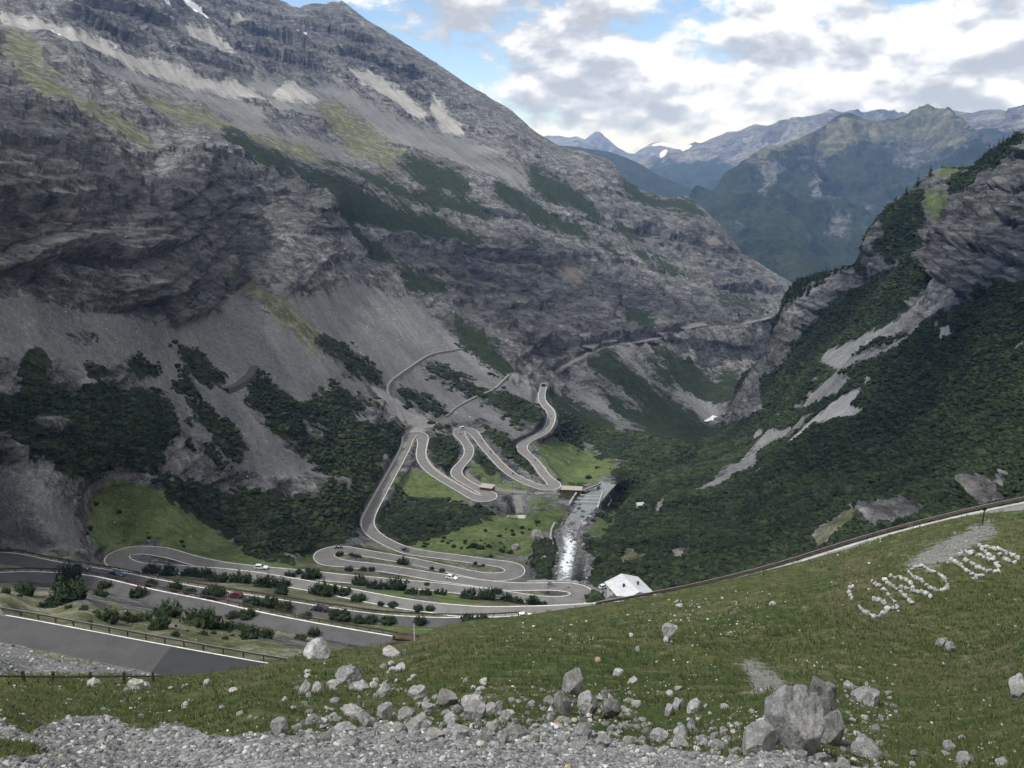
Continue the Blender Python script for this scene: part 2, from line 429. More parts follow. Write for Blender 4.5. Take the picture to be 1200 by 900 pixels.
# ----------------------------------------------------------------------------- roads: centre lines (photo pixel, height in metres below the eye)
ROAD_NEAR = with_z([(-300, 690, -66), (-150, 715), (-60, 727), (0, 736.5), (91, 754), (181, 771.5), (262, 786.5), (320, 797), (400, 810, -67)])
ROAD_UPPER = with_z([(-300, 676, -103), (-150, 684), (-60, 680), (0, 676.5), (40, 676), (100, 681), (170, 697), (240, 711), (300, 725), (377, 740), (440, 751), (480, 758), (540, 768, -95)])
ROAD_CARS = with_z([(-300, 668, -105), (-150, 664), (-60, 656), (0, 653), (40, 660), (74, 665.5), (128, 674), (170, 682.5), (240, 695.5), (328, 709), (380, 717.5), (440, 725.5), (500, 729.5), (576, 729.5), (618, 726.5), (680, 722, -116)])
ROAD_MAIN = with_z([(770, 707, -119), (720, 712), (700, 713), (660, 715.5), (600, 717), (546, 717), (520, 714), (480, 709), (440, 702), (380, 690), (340, 683), (298, 676), (260, 671.5),
    (234, 669.5), (200, 667), (170, 666), (150, 663.5), (137, 659, -130), (134, 653), (142, 647.5), (158, 644.5), (176, 645), (192, 647), (210, 652), (238, 660), (274, 665.5), (302, 668.5), (354, 673),
    (384, 676.5), (440, 681.5), (478, 685), (512, 688), (538, 691), (572, 695), (600, 699), (640, 704.5), (662, 705.5), (681, 702, -144), (686, 695), (676, 689.5), (660, 687.5), (640, 687.5), (600, 688), (576, 685.5),
    (550, 682), (530, 679), (510, 676.5), (480, 671), (440, 665), (400, 660.5), (388, 659), (378, 655.5, -155), (377, 650), (384, 645.5), (400, 644), (420, 647), (440, 650.5), (480, 657.5), (520, 666), (545, 671.5),
    (562, 675), (580, 677), (597, 675.5), (606, 671, -163), (606, 666), (597, 662.5), (580, 660), (560, 657.5), (540, 654.5), (520, 652), (500, 649.5), (480, 646.5), (466, 641.5), (452, 635), (440, 628), (432, 620),
    (430, 613, -169), (434, 602), (443, 585), (455, 563), (465, 545), (473, 530), (478, 518), (479, 511, -175), (485, 506.5), (493, 508), (496, 516), (493, 530), (495, 541), (506, 553), (523, 564), (545, 577), (556, 583),
    (566, 586), (574, 585, -179), (577, 581), (571, 577.5), (562, 574), (545, 564.5), (536, 558.5), (533, 553), (539, 546), (548, 536), (550.5, 529), (547, 520), (540, 512), (536, 505.5, -184), (541, 502), (549, 503),
    (556, 507.5), (562, 517), (574, 531), (593, 551), (614, 564), (635, 571.5), (647, 572.5, -190), (652, 569), (646, 564), (638, 557), (632, 547), (622, 536), (611, 527), (612, 521), (622, 515), (635, 509), (642, 502),
    (647, 488), (644, 480), (636, 473), (634, 466), (636, 457), (637.5, 451, -201)])
ROAD_FAR = with_z([(646, 437, -206), (655, 432), (668, 425.5), (688, 415), (700, 406), (715, 404), (740, 401.5), (775, 395.5), (800, 390), (815, 386), (840, 383), (862, 380.5), (885, 376.5), (905, 371, -230)])
ROAD_SERVICE = with_z([(541, 550.5, -183), (546, 556.5), (555, 564), (568, 570.5), (586, 574), (604, 576.5), (622, 577.5, -190)])
ROAD_SPUR = with_z([(605, 577, -189.5), (607, 583), (608, 592), (609, 604, -189)])
ROAD_OLD = [(297, 431), (291, 441), (279, 451), (262, 458)]

def hair(line, hw):     # half widths: a little wider in the bends
    p = np.asarray(line)[:, :2]; d = np.gradient(p, axis=0) * (1, 2.4); a = np.unwrap(np.arctan2(d[:, 1], d[:, 0]))
    k = np.abs(np.gradient(a)) / (np.hypot(*d.T) + 1e-6); k = np.convolve(k, np.ones(15) / 15, 'same')
    return hw * (1 + .45 * np.clip(k * 18, 0, 1))
LINES = {}
for nm, ln, hw in (('near', ROAD_NEAR, 3.4), ('upper', ROAD_UPPER, 2.85), ('cars', ROAD_CARS, 2.75), ('main', ROAD_MAIN, 3.15), ('far', ROAD_FAR, 3.4),
                   ('service', ROAD_SERVICE, 2.6), ('spur', ROAD_SPUR, 2.2)):
    s = polyline(ln, 1.5); LINES[nm] = (s, hair(s, hw))
LINES['cars'][1][:] = np.interp(LINES['cars'][0][:, 0], [-60, 70], [4.2, 2.75])
# river: (u, v, z), half width follows
RIVER = with_z([(655, 690, -150), (662, 676, -152), (663, 663, -156), (666, 650, -161.5), (668, 638, -168), (667, 628, -172.5), (670, 618, -178), (676, 608, -181), (684, 598, -183.2), (690, 591, -184), (697, 583, -186), (704, 575, -188), (712, 567, -190)])
RIV = polyline(RIVER, 1.2)
_rs = np.linspace(0, 1, len(RIV)); RIV_HW = np.interp(_rs, [0, .2, .45, .6, .75, 1], [2.2, 3.0, 3.6, 4.6, 5.6, 5.5])

# ----------------------------------------------------------------------------- distances
pts1 = [(-250,-150,1900),(0,-140,2100),(200,-80,2500),(0,0,1500),(-250,0,1250),(100,0,1650),(200,30,1850),(300,50,2150),(350,40,2350),(335,2,2700),(400,1,2700),(500,67,2500),
  (600,130,2300),(640,162,2200),(720,192,2100),(780,232,2050),(830,250,2000),(870,297,1980),(920,327,1960),(960,355,1940),(1100,470,1900),
  (-250,100,700),(0,100,850),(100,100,1050),(200,100,1350),(300,120,1550),(400,100,1950),(480,120,2050),(560,150,2060),
  (0,200,480),(100,200,600),(200,200,760),(215,215,640),(205,260,560),(205,300,522),(208,345,482),(232,340,545),(258,335,640),(258,270,720),(262,220,800),(300,240,875),(345,255,850),(388,240,880),(405,265,960),(300,180,1050),(400,190,1350),(500,190,1600),(600,190,1800),(680,200,1950),
  (-250,200,360),(-250,300,260),(0,300,372),(100,300,440),(300,330,620),(400,300,850),(450,270,1050),(550,280,1280),(650,280,1500),(750,290,1720),(830,310,1780),
  (0,360,352),(100,370,402),(200,375,462),(300,380,560),(400,370,700),(500,370,860),(600,350,1060),(700,350,1270),(800,350,1480),(880,350,1680),
  (-250,420,230),(0,430,320),(100,440,362),(200,440,425),(300,440,492),(400,430,595),(480,440,690),(560,440,750),
  (0,500,312),(100,500,335),(200,500,382),(300,510,425),(400,510,500),(440,500,545),
  (-250,560,215),(0,560,301),(60,570,296),(0,600,294),(60,600,290),(100,580,345),(180,570,356),(200,600,351),(260,590,380),(340,590,400),(400,590,415),(300,640,335),(60,632,285),(0,622,291),(110,640,320),(-250,640,225),
  (600,430,800),(660,460,860),(720,460,900),(780,480,950),(830,497,1010),(850,470,1070),(760,420,1090),(850,420,1260),(900,420,1360),(950,450,1320),(700,440,930),
  (700,520,720),(760,530,690),(800,525,740),(800,560,640),(720,580,545),(760,560,600),(640,520,640),(690,530,680),(680,555,590),(640,600,452),(620,620,425),(560,630,402),(500,610,428),(490,575,490),(520,590,470),(560,600,450),
  (730,640,420),(700,665,362),(690,690,335),(760,690,360),(800,640,520),(900,550,760),(1000,600,700),(1100,500,1300),
  (100,775,113),(0,760,117),(0,800,102),(200,800,104),(-250,790,95),(100,850,95),(480,800,140),(460,780,160),(600,765,205),(700,740,250),(800,720,310),(600,830,150),(800,800,200),(1000,700,400),(100,900,85),(1100,800,300),
  (100,728,158),(200,742,158),(300,754,150),(0,708,160),(0,690,200),(100,700,190),(200,722,182),(350,762,146),(420,766,162)]
def road_ctrl(line, gap=26):
    out = []; last = None
    for u, v, z in line:
        if last is None or math.hypot(u - last[0], v - last[1]) > gap: out.append((u, v, float(rz(u, v, z)))); last = (u, v)
    return out
for nm in ('near', 'upper', 'cars', 'main', 'far', 'service'): pts1 += road_ctrl(LINES[nm][0], 24 if nm == 'main' else 45)
pts1 += road_ctrl(RIV, 12)
F1 = Field(pts1, 0.002)
pts2 = [(u_, v_, float(F1(np.array([u_]), np.array([v_]))[0]) * 1.012) for u_, v_ in ((690.,690.),(700.,640.),(722.,600.),(740.,575.),(780.,545.),(812.,520.),(690.,740.))] + [(844,500,960),(850,487,960),(860,460,950),(885,427,920),(902,395,905),(907,375,900),(920,345,900),(937,327,890),(975,317,880),(1014,272,850),(1075,215,830),(1140,190,790),(1200,150,730),(1300,80,650),(1500,-50,540),
  (900,440,870),(950,400,810),(1000,350,770),(1050,300,730),(1100,250,720),(1150,230,690),(1200,200,650),(1500,100,450),(1200,300,500),(1100,330,590),(1050,390,580),(1000,420,610),(950,450,650),(900,490,730),(860,520,765),
  (1200,345,450),(1150,400,440),(1200,450,380),(1100,450,450),(1000,500,490),(900,540,545),(850,560,570),(800,580,540),(800,552,640),(760,600,480),(730,640,412),(715,670,362),(760,660,375),(800,640,398),(900,620,398),(1000,580,395),(1100,550,362),(1200,540,310),
  (1200,590,280),(1100,620,300),(1000,640,322),(900,670,332),(800,690,332),(1500,500,230),(1500,300,330),(1500,700,220),(1200,700,240),(1000,760,260),(800,760,280),(720,760,275)]
F2 = Field(pts2, 0.001)
ptsK = []
for u0, f in ((-900, 1.0), (-300, .95), (0, .95), (300, 1.0), (600, 1.03), (900, 1.08), (1200, 1.22), (1500, 1.3), (2100, 1.45)):
    for v, r in ((1050, 5.6), (960, 8.3), (890, 13), (850, 19.5), (820, 28)): ptsK.append((u0, v, r * f))
ptsK += [(-300,795,82),(0,791,88),(120,791,89),(227,791,92),(300,781,97),(360,766,106),(460,752,111),(540,729,115),(600,724,116),(700,709,119),(765,699.5,122),(850,683,126),(900,670,128),(950,658,129),(1000,644,130),(1055,625,131),(1115,608.5,133),(1200,598,136),(1350,565,140),(1500,530,145),
  (0,805,66),(300,800,64),(300,790,80),(450,790,56),(450,770,80),(600,790,47),(600,760,68),(750,790,50),(750,750,75),(750,720,98),(900,790,52),(900,740,76),(900,700,98),(1050,790,54),(1050,740,72),(1050,690,90),(1050,650,110),(1150,780,58),(1150,720,78),(1150,660,98),(1200,640,108),(1350,700,90),(1500,640,105),(2100,800,60),(2100,640,110),(2100,450,165),(-900,800,70),(-900,780,90)]
FK = Field(ptsK, 0.002)

# ----------------------------------------------------------------------------- what covers the ground
C1 = np.zeros((RH, RW), np.uint8)
def many(cls, c, *polys):
    for p in polys: fill(cls, p, c)
# open rock by default; scree fields
many(C1, SCREE,
  [(-260,330),(0,355),(60,350),(110,362),(150,368),(210,382),(270,340),(262,315),(290,325),(350,355),(420,330),(480,350),(540,385),(580,430),(640,470),(560,500),(490,500),(440,470),(400,560),(300,560),(220,520),(150,440),(60,420),(-260,420)],
  [(-260,540),(0,548),(40,560),(75,590),(100,620),(95,645),(0,640),(-260,640)],
  [(0,20),(70,60),(130,75),(250,100),(300,130),(330,165),(380,180),(410,195),(420,215),(380,200),(330,180),(280,165),(230,120),(150,100),(60,60),(0,40)],
  [(280,95),(340,60),(380,90),(430,120),(500,150),(560,165),(600,190),(650,230),(620,225),(560,200),(500,180),(430,160),(380,140),(320,130)],
  [(300,150),(380,160),(420,185),(390,200),(340,190)],
  [(560,280),(600,300),(680,350),(640,345),(590,320)],[(590,190),(610,195),(625,215),(600,205)],
  [(700,345),(760,385),(740,390),(690,360)],[(860,345),(900,375),(880,375),(850,350)])
many(C1, PALE,
  [(0,18),(30,25),(75,38),(110,50),(150,65),(200,82),(250,98),(300,106),(290,118),(250,112),(205,100),(150,80),(90,55),(40,40),(0,32)],
  [(402,82),(418,84),(440,90),(465,105),(490,125),(500,145),(485,140),(455,118),(430,102)],[(505,112),(515,120),(545,160),(520,155),(505,140)],
  [(200,32),(225,30),(245,38),(262,55),(280,70),(255,60),(225,45)],[(255,98),(270,96),(300,110),(320,125),(300,122),(270,112)],
  [(330,97),(345,97),(372,115),(375,122),(340,120),(320,115)],[(275,20),(300,25),(285,40),(262,35)],
  [(430,452),(452,460),(470,470),(490,485),(505,495),(520,500),(505,503),(490,500),(470,500),(455,485),(440,465)],
  [(262,318),(275,325),(300,345),(330,370),(345,385),(330,378),(300,355),(275,335)])
many(C1, SNOW, [(206,0),(216,0),(232,10),(250,25),(245,26),(228,15)],[(160,7),(172,14),(186,26),(180,23),(168,14)],[(183,2),(192,6),(204,15),(196,11)],[(342,35),(350,38),(362,46),(356,47)],[(130,59),(137,60),(135,62.5),(130,61)],[(67,42),(72,44),(71,46),(67,45)],[(59,37),(63,38),(62,40),(59,39)])
# rock walls
many(C1, CLIFF,
  [(-260,120),(0,72),(30,80),(75,115),(110,150),(170,190),(215,205),(235,175),(262,185),(258,235),(266,280),(262,318),(268,345),(268,358),(215,377),(208,382),(170,373),(100,335),(40,338),(15,320),(0,322),(-260,330)],
  [(215,205),(250,190),(290,195),(320,205),(370,210),(385,225),(380,240),(395,250),(393,275),(365,268),(330,270),(290,260),(262,285),(255,240)],
  [(255,285),(290,278),(330,295),(300,310),(270,305)],
  [(445,285),(480,290),(500,300),(545,295),(560,290),(600,275),(680,310),(760,345),(830,365),(870,380),(800,390),(740,400),(690,400),(640,430),(600,400),(560,380),(510,345),(470,320)],
  [(720,255),(760,250),(810,255),(850,280),(900,320),(920,335),(900,360),(850,345),(800,320),(760,290),(735,265)],
  [(60,0),(150,0),(190,30),(210,45),(180,45),(140,55),(90,40)],[(210,42),(260,60),(290,85),(250,80),(200,62)],[(255,30),(330,25),(375,60),(385,100),(340,95),(300,90),(280,60)],
  [(340,30),(390,5),(430,50),(490,80),(500,115),(460,100),(420,80),(370,50)])
many(C1, ROCK, [(160,165),(205,195),(200,215),(160,200),(130,175)],[(150,325),(190,322),(190,330),(150,332)],[(40,300),(100,305),(170,317),(165,322),(90,315),(40,308)],[(100,327),(135,328),(140,335),(100,338)],[(200,280),(240,285),(235,300),(205,300)],[(100,265),(150,275),(140,279),(90,270)])
many(C1, OCHRE, [(822,270),(836,278),(838,292),(828,295),(820,280)],[(845,288),(852,295),(850,305),(844,300)],[(792,260),(800,268),(797,275),(790,268)],[(660,310),(690,318),(680,335),(655,325)],[(80,240),(98,242),(96,252),(82,252)])
# high pasture
many(C1, DRY,
  [(0,30),(40,45),(50,72),(30,80),(0,66)],[(20,82),(55,86),(100,120),(150,145),(200,178),(185,180),(130,150),(80,125),(40,105)],[(150,115),(195,112),(230,130),(275,148),(290,158),(260,160),(220,150),(190,135),(165,125)],
  [(255,150),(300,160),(340,168),(380,180),(370,195),(330,180),(290,172),(262,162)],[(365,125),(390,118),(420,135),(440,160),(470,180),(490,195),(470,205),(440,195),(410,180),(385,150)],
  [(262,315),(285,325),(330,355),(380,400),(430,440),(445,450),(425,452),(380,415),(340,385),(300,350),(270,335)])
many(C1, DRY, [(400,150),(412,148),(425,165),(440,180),(425,185),(408,170)],[(275,322),(300,335),(340,365),(320,362),(285,338)],[(150,160),(175,165),(195,178),(180,180),(160,170)],[(330,170),(352,172),(372,185),(350,185)],[(340,380),(390,410),(420,435),(395,425),(360,400)])
# creeping pine on the mountain
many(C1, VEG,
  [(258,152),(275,155),(300,170),(330,185),(370,200),(395,210),(430,225),(470,245),(520,262),(550,275),(572,290),(545,292),(500,283),(470,277),(440,275),(420,268),(397,258),(392,240),(380,225),(365,208),(340,200),(310,197),(285,180),(262,165)],
  [(375,187),(400,190),(430,200),(462,215),(492,240),(475,243),(440,222),(410,205),(380,197)],[(465,185),(495,190),(508,205),(520,222),(500,225),(480,205),(465,195)],
  [(400,258),(420,275),(445,293),(475,310),(500,330),(528,346),(515,350),(490,345),(475,330),(470,315),(445,305),(420,290),(402,272)],[(508,312),(520,318),(548,338),(540,338),(515,325)],
  [(478,230),(510,222),(545,235),(575,255),(570,262),(540,250),(500,245)],[(500,190),(530,200),(553,218),(545,225),(520,222),(500,210)],
  [(575,220),(600,222),(630,240),(655,265),(690,272),(697,285),(670,280),(640,270),(610,258),(585,240)],[(613,190),(622,195),(640,208),(672,218),(690,235),(700,248),(711,268),(695,262),(670,245),(640,238),(625,220)],
  [(712,255),(725,258),(742,272),(752,290),(740,288),(720,272)],[(725,212),(740,218),(758,230),(780,233),(800,232),(815,240),(828,252),(812,255),(795,250),(770,245),(745,238),(728,225)],
  [(690,275),(710,290),(735,305),(730,310),(700,295)],[(745,285),(765,300),(790,318),(820,335),(812,336),(785,322),(755,303)],[(745,295),(755,300),(758,312),(748,310)],[(855,345),(880,358),(895,372),(885,372),(862,355)],[(835,340),(850,352),(875,372),(866,372),(845,355)],
  [(602,282),(615,290),(635,302),(622,300),(607,292)],[(520,370),(550,385),(585,415),(600,440),(585,438),(555,415),(530,390),(515,380)],[(470,335),(490,345),(480,348)],
  [(730,362),(750,365),(765,380),(762,394),(745,388),(732,375)],
  # lower slopes and the valley
  [(690,420),(715,412),(745,440),(775,462),(803,485),(822,500),(838,503),(850,505),(840,520),(800,560),(760,580),(730,575),(715,555),(740,545),(700,535),(672,518),(652,505),(655,490),(648,478),(640,460),(660,465),(700,490),(742,502),(725,485),(700,462),(690,452),(720,470),(750,490),(745,478),(715,455),(690,435)],
  [(765,405),(800,425),(840,450),(864,465),(862,476),(850,478),(820,458),(790,437),(765,417)],[(780,432),(805,448),(822,468),(810,465),(790,448)],[(836,432),(868,442),(862,460),(845,450)],[(884,412),(898,410),(897,420),(888,432),(878,425)],[(745,412),(775,428),(765,425)],
  [(494,425),(505,424),(530,440),(555,455),(568,463),(560,467),(535,460),(505,442)],[(467,453),(480,458),(505,472),(520,488),(510,490),(490,480),(470,465)],[(560,460),(590,463),(620,475),(640,500),(625,503),(600,498),(575,482),(558,470)],[(553,492),(570,500),(590,515),(612,530),(632,552),(625,562),(608,548),(590,535),(572,515),(557,500)],
  [(498,505),(520,510),(540,525),(545,537),(530,548),(528,558),(510,545),(500,530)],[(555,515),(565,520),(590,548),(575,555),(560,545),(553,530)],
  [(300,440),(312,448),(340,465),(345,475),(375,470),(385,480),(420,500),(440,502),(465,500),(468,520),(460,540),(445,570),(420,570),(390,555),(350,530),(310,500),(290,470)],[(385,452),(410,462),(440,480),(450,490),(430,492),(400,478),(380,465)],
  [(200,405),(225,412),(240,430),(265,445),(255,455),(230,445),(215,425)],[(375,395),(400,405),(440,440),(450,450),(430,450),(400,425),(370,400)],
  [(0,465),(25,462),(30,440),(25,420),(45,412),(55,420),(52,450),(70,455),(100,460),(130,455),(170,452),(200,465),(205,505),(185,530),(190,545),(160,550),(130,540),(100,565),(75,555),(60,535),(30,530),(10,510),(-260,510),(-260,470)],
  [(140,425),(155,420),(185,430),(180,442),(150,442)],[(95,425),(120,430),(130,445),(105,445)],[(80,395),(90,393),(92,400),(80,402)],[(97,390),(113,388),(112,402),(98,402)],[(220,470),(240,478),(285,515),(280,535),(260,550),(240,545),(225,515)],[(215,440),(235,460),(225,472),(210,455)],
  [(180,558),(215,565),(260,575),(330,583),(420,588),(425,610),(410,630),(365,645),(340,655),(290,640),(240,612),(205,590),(185,570)],
  [(440,590),(460,582),(480,585),(540,590),(575,598),(585,608),(560,610),(520,622),(500,632),(470,635),(450,620),(438,608)],[(575,540),(600,550),(610,560),(590,558)],
  [(655,575),(690,570),(700,578),(690,585),(670,590),(655,585)],[(690,570),(720,565),(760,560),(740,600),(712,610),(700,640),(690,690),(670,700),(660,690),(690,650),(680,630),(700,600)],[(620,640),(640,630),(652,640),(655,660),(645,675),(625,670),(615,655)],[(693,545),(720,543),(720,556),(700,556)],[(672,557),(690,555),(690,568),(675,570)],[(640,455),(660,470),(690,485),(720,520),(700,518),(670,500),(650,490)],
  [(360,580),(420,575),(430,590),(420,600),(380,600)])
many(C1, ROCK, [(205,505),(225,520),(260,552),(290,565),(285,578),(240,570),(200,560),(185,545)],[(280,565),(330,560),(380,575),(385,585),(330,582),(290,578)],[(40,492),(60,490),(80,500),(75,510),(45,510)],[(430,480),(450,490),(445,495),(425,488)],[(445,530),(460,540),(450,560),(440,555)],[(0,520),(30,535),(75,560),(90,565),(40,562),(0,548)],[(355,490),(385,510),(375,515),(350,500)])
many(C1, SCREE, [(150,437),(180,460),(240,500),(290,560),(260,545),(225,505),(185,470)],[(690,598),(652,600),(645,620),(650,645),(652,680),(690,690),(695,660),(680,640),(690,615)],[(570,470),(600,490),(640,512),(612,527),(600,520),(575,500),(556,482)],[(600,520),(612,513),(625,512),(618,527),(607,530)],[(716,410),(725,408),(760,430),(800,455),(850,470),(856,479),(845,492),(825,500),(815,490),(800,472),(770,456),(745,436),(722,421)])
many(C1, VEG, [(754,425),(775,440),(800,470),(790,462),(765,445)],[(790,440),(820,455),(830,468),(812,462)],[(838,470),(852,478),(845,483)])
many(C1, SCREE, [(655,432),(675,445),(700,468),(722,485),(757,505),(748,507),(716,495),(680,470),(655,450)],[(696,430),(730,455),(762,490),(752,487),(722,460)])
many(C1, GRASS,
  [(646,504),(660,508),(680,520),(700,533),(728,547),(715,558),(690,568),(668,572),(660,570),(652,558),(638,540),(622,524),(640,512)],[(545,540),(570,555),(600,563),(640,576),(600,574),(565,567),(550,558)],[(470,558),(495,553),(520,570),(555,590),(540,594),(505,588),(478,588),(462,582)],
  [(590,603),(640,600),(662,590),(668,600),(650,622),(630,632),(625,655),(560,655),(480,642),(460,635),(500,633),(525,622),(560,611)],[(105,588),(130,568),(175,563),(190,572),(205,592),(240,614),(262,632),(300,650),(330,658),(250,662),(212,648),(190,636),(150,636),(122,645),(98,642),(105,618)],
  [(684,627),(700,605),(730,598),(752,606),(742,622),(700,636)],[(622,580),(655,582),(658,590),(635,600),(622,596)],[(325,655),(370,650),(365,662),(420,668),(380,672),(320,665)],[(715,500),(735,498),(730,505)])
many(C1, DRY, [(-260,690),(0,690),(0,660),(40,680),(130,690),(300,730),(460,758),(640,730),(690,712),(600,690),(440,672),(360,658),(330,665),(200,662),(120,662),(60,655),(0,668),(-260,690),(-260,800),(300,800),(460,775),(300,760)],[(430,640),(600,668),(640,686),(540,680),(440,662)],[(-260,690),(0,690),(300,740),(460,770),(300,800),(-260,800)])
many(C1, GRASS, [(200,655),(360,668),(520,690),(560,700),(540,710),(420,690),(300,675)],[(380,715),(500,733),(640,722),(560,740),(470,750)])
many(C1, SCREE, [(-260,750),(0,752),(60,765),(140,779),(200,787),(190,796),(0,792),(-260,790)])
stroke(C1, [tuple(p) for p in RIV[::4, :2]], 24, SCREE)
for nm, wd in (('upper', 5), ('cars', 5), ('main', 3)): stroke(C1, [tuple(p[:2] + (0, 6 if nm != 'main' else 3)) for p in LINES[nm][0][::6]], wd, DRY)
for t in ([(540,410),(520,413),(500,418),(482,430),(466,441),(455,450)],[(455,450),(452,458),(460,472),(468,485),(472,500)],[(598,440),(588,448),(575,460),(550,470),(532,480),(520,490)],[(598,440),(590,450)]): pass
many(C1, PALE, [(560,690),(530,672),(548,672),(585,684),(580,689)],[(466,503),(472,498),(490,500),(503,503),(498,506),(478,506)],[(522,495),(535,500),(530,506),(520,500)])

C2 = np.full((RH, RW), VEG, np.uint8)
many(C2, CLIFF, [(1200,145),(1170,180),(1140,200),(1107,197),(1087,203),(1042,240),(1014,272),(1008,300),(1020,330),(1070,300),(1090,320),(1060,350),(1040,375),(1060,390),(1120,370),(1160,355),(1200,340),(1500,250),(1500,0)],
  [(975,318),(1000,312),(1020,330),(985,350),(960,375),(940,400),(930,420),(905,440),(895,470),(905,485),(880,490),(860,500),(845,500),(856,470),(880,430),(900,400),(918,360),(940,335)])
many(C2, ROCK, [(1040,375),(1060,360),(1080,345),(1110,325),(1130,345),(1130,362),(1070,388),(1040,395),(1020,400)],[(940,335),(975,320),(985,335),(955,360),(925,400),(915,395),(925,360)])
many(C2, SCREE, [(1095,340),(1080,350),(1000,400),(970,415),(965,430),(975,432),(960,450),(950,450),(960,445),(990,430),(1020,410),(1050,395),(1060,385)],[(1125,355),(1080,380),(1040,405),(1020,418),(1000,425),(970,445),(950,460),(940,475),(928,482),(955,478),(985,462),(1000,448),(1010,445),(985,445),(1035,416),(1060,405),(1110,370)],
  [(966,480),(950,490),(930,500),(900,510),(890,525),(870,540),(845,560),(825,575),(800,588),(812,585),(835,577),(855,572),(865,560),(890,550),(893,530),(915,518),(940,505),(955,490)],[(868,524),(880,512),(900,505),(895,513),(878,520),(865,526)],[(765,602),(775,590),(782,592),(772,602)],[(780,660),(800,652),(815,650),(800,662)],[(1175,410),(1200,398),(1200,404),(1178,412)],[(905,490),(930,480),(915,490)])
many(C2, PALE, [(1022,437),(1024,450),(1010,460),(985,470),(975,480),(960,492),(935,512),(925,520),(930,530),(940,520),(960,505),(985,495),(1010,490),(1018,480),(1000,478),(1012,465)],[(1105,385),(1118,383),(1125,395),(1112,405),(1105,400)],[(1020,545),(1012,555),(990,565),(975,575),(965,582),(985,572),(1010,563)],[(885,560),(905,540),(900,555),(890,562)])
many(C2, DRY, [(960,640),(975,625),(1005,605),(1015,610),(1010,625),(985,640),(960,652)],[(760,660),(740,665),(720,668),(735,650)])
many(C2, GRASS, [(1087,205),(1105,196),(1140,197),(1120,203),(1100,207)],[(1090,228),(1108,226),(1105,242),(1090,252),(1085,240)])
many(C2, CLIFF, [(1012,605),(1030,600),(1060,590),(1085,595),(1095,605),(1060,620),(1030,630),(1010,620)],[(1140,580),(1155,570),(1175,570),(1200,568),(1200,595),(1150,600),(1138,590)])
many(C2, VEG, [(1140,198),(1170,172),(1195,155),(1200,165),(1180,185),(1160,195),(1140,205)],[(1030,250),(1075,222),(1085,225),(1080,240),(1085,260),(1065,280),(1055,300),(1040,310),(1030,290),(1040,275)],[(1120,205),(1145,200),(1140,215),(1110,225)],[(1060,285),(1080,270),(1075,285),(1055,310),(1050,300)])

CK = np.full((RH, RW), GRASS, np.uint8)   # foreground: PALE = gravel, SCREE = stony ground, DRY = thin brown turf
many(CK, DRY, [(1000,660),(1060,690),(1100,720),(1060,760),(1000,750),(960,710)],[(400,770),(460,755),(540,735),(520,760),(440,775)],[(230,792),(330,775),(360,768),(300,800)],[(960,660),(1010,645),(1040,655),(1000,680)],[(1080,760),(1180,740),(1200,800),(1130,800)])
many(CK, PALE, [(-300,850),(0,846),(16,853),(37,861),(59,850),(80,842),(112,838),(131,839),(149,853),(171,859),(192,851),(221,853),(245,861),(267,863),(293,859),(327,865),(380,858),(449,847),(520,853),(620,857),(641,849),(700,856),(729,870),(793,877),(847,885),(873,891),(900,879),(945,881),(984,895),(1035,903),(1060,923),(1100,971),(1300,1100),(-300,1100)])
many(CK, SCREE, [(868,778),(890,780),(918,796),(922,806),(885,812),(880,800)],[(1058,660),(1080,645),(1100,635),(1120,625),(1150,612),(1165,610),(1170,625),(1140,640),(1125,655),(1100,660),(1070,668)],[(1,1),(2,1),(2,2),(1,2)])
many(CK, DRY, [(-300,860),(0,868),(40,872),(60,885),(0,890),(-300,890)])

# ----------------------------------------------------------------------------- the land
MT = mountain_mat('mountainside', 1.0, (.985, 1.0, 1.01))
top1 = [(-260,-150),(0,-140),(200,-80),(300,-25),(328,0),(335,3),(342,8),(350,9.5),(358,6),(365,4),(374,4.5),(382,5),(390,2),(397,3),(400,1),(407,6),(415,12),(430,24),(440,30),(450,35),(475,51),(500,67),(525,83),(550,100),(575,115),(600,130),(612,141),(622,150),(630,156),(640,162),(657,172),(680,177),(702,184),
  (712,187),(720,192),(724,199),(727,206),(740,214),(755,224),(768,228),(780,232),(795,230),(805,230),(811,235),(817,240),(827,247),(845,265),(870,297),(890,309),(902,317),(920,327),(960,355),(1010,400),(1100,470)]
samples = np.vstack([LINES[n][0] for n in ('near', 'upper', 'cars', 'main', 'far', 'service', 'spur')] + [RIV])
hws = np.concatenate([LINES[n][1] for n in ('near', 'upper', 'cars', 'main', 'far', 'service', 'spur')] + [RIV_HW - 1])
B1 = Body(F1, top1, -250, 1100, 1.5, 860, 1.5, (samples, hws))
ch = [sample(blur((C1 == c).astype(np.float32), 3), B1.U, B1.V) for c in range(9)]
s1 = np.clip(B1.R / 500, .5, 4)                   # relief grows with the scale of what is seen
P = B1.P
rough = .35 + .45 * ch[CLIFF] + .55 * ch[ROCK] - .22 * ch[SCREE] - .28 * ch[GRASS] - .2 * ch[DRY]
big = fbm(P / 160, 4, 1, ridged=True); mid = fbm(P / np.array([45, 45, 20]), 4, 5, ridged=True)
Pc = np.stack([(P[..., 0] * .55 - P[..., 1] * .84) / 260, (P[..., 0] * .84 + P[..., 1] * .55) / 36, P[..., 2] / 260], -1); gul = fbm(Pc, 4, 9, ridged=True)       # gullies down the fall line
fine = fbm(P / 9, 3, 13); lay = fbm(P * np.array([1 / 90, 1 / 90, 1 / 7]), 3, 17)
far = smooth(350, 1100, B1.R)
bl = smooth(300, 1200, B1.R); cl = ch[CLIFF] + .45 * ch[ROCK]
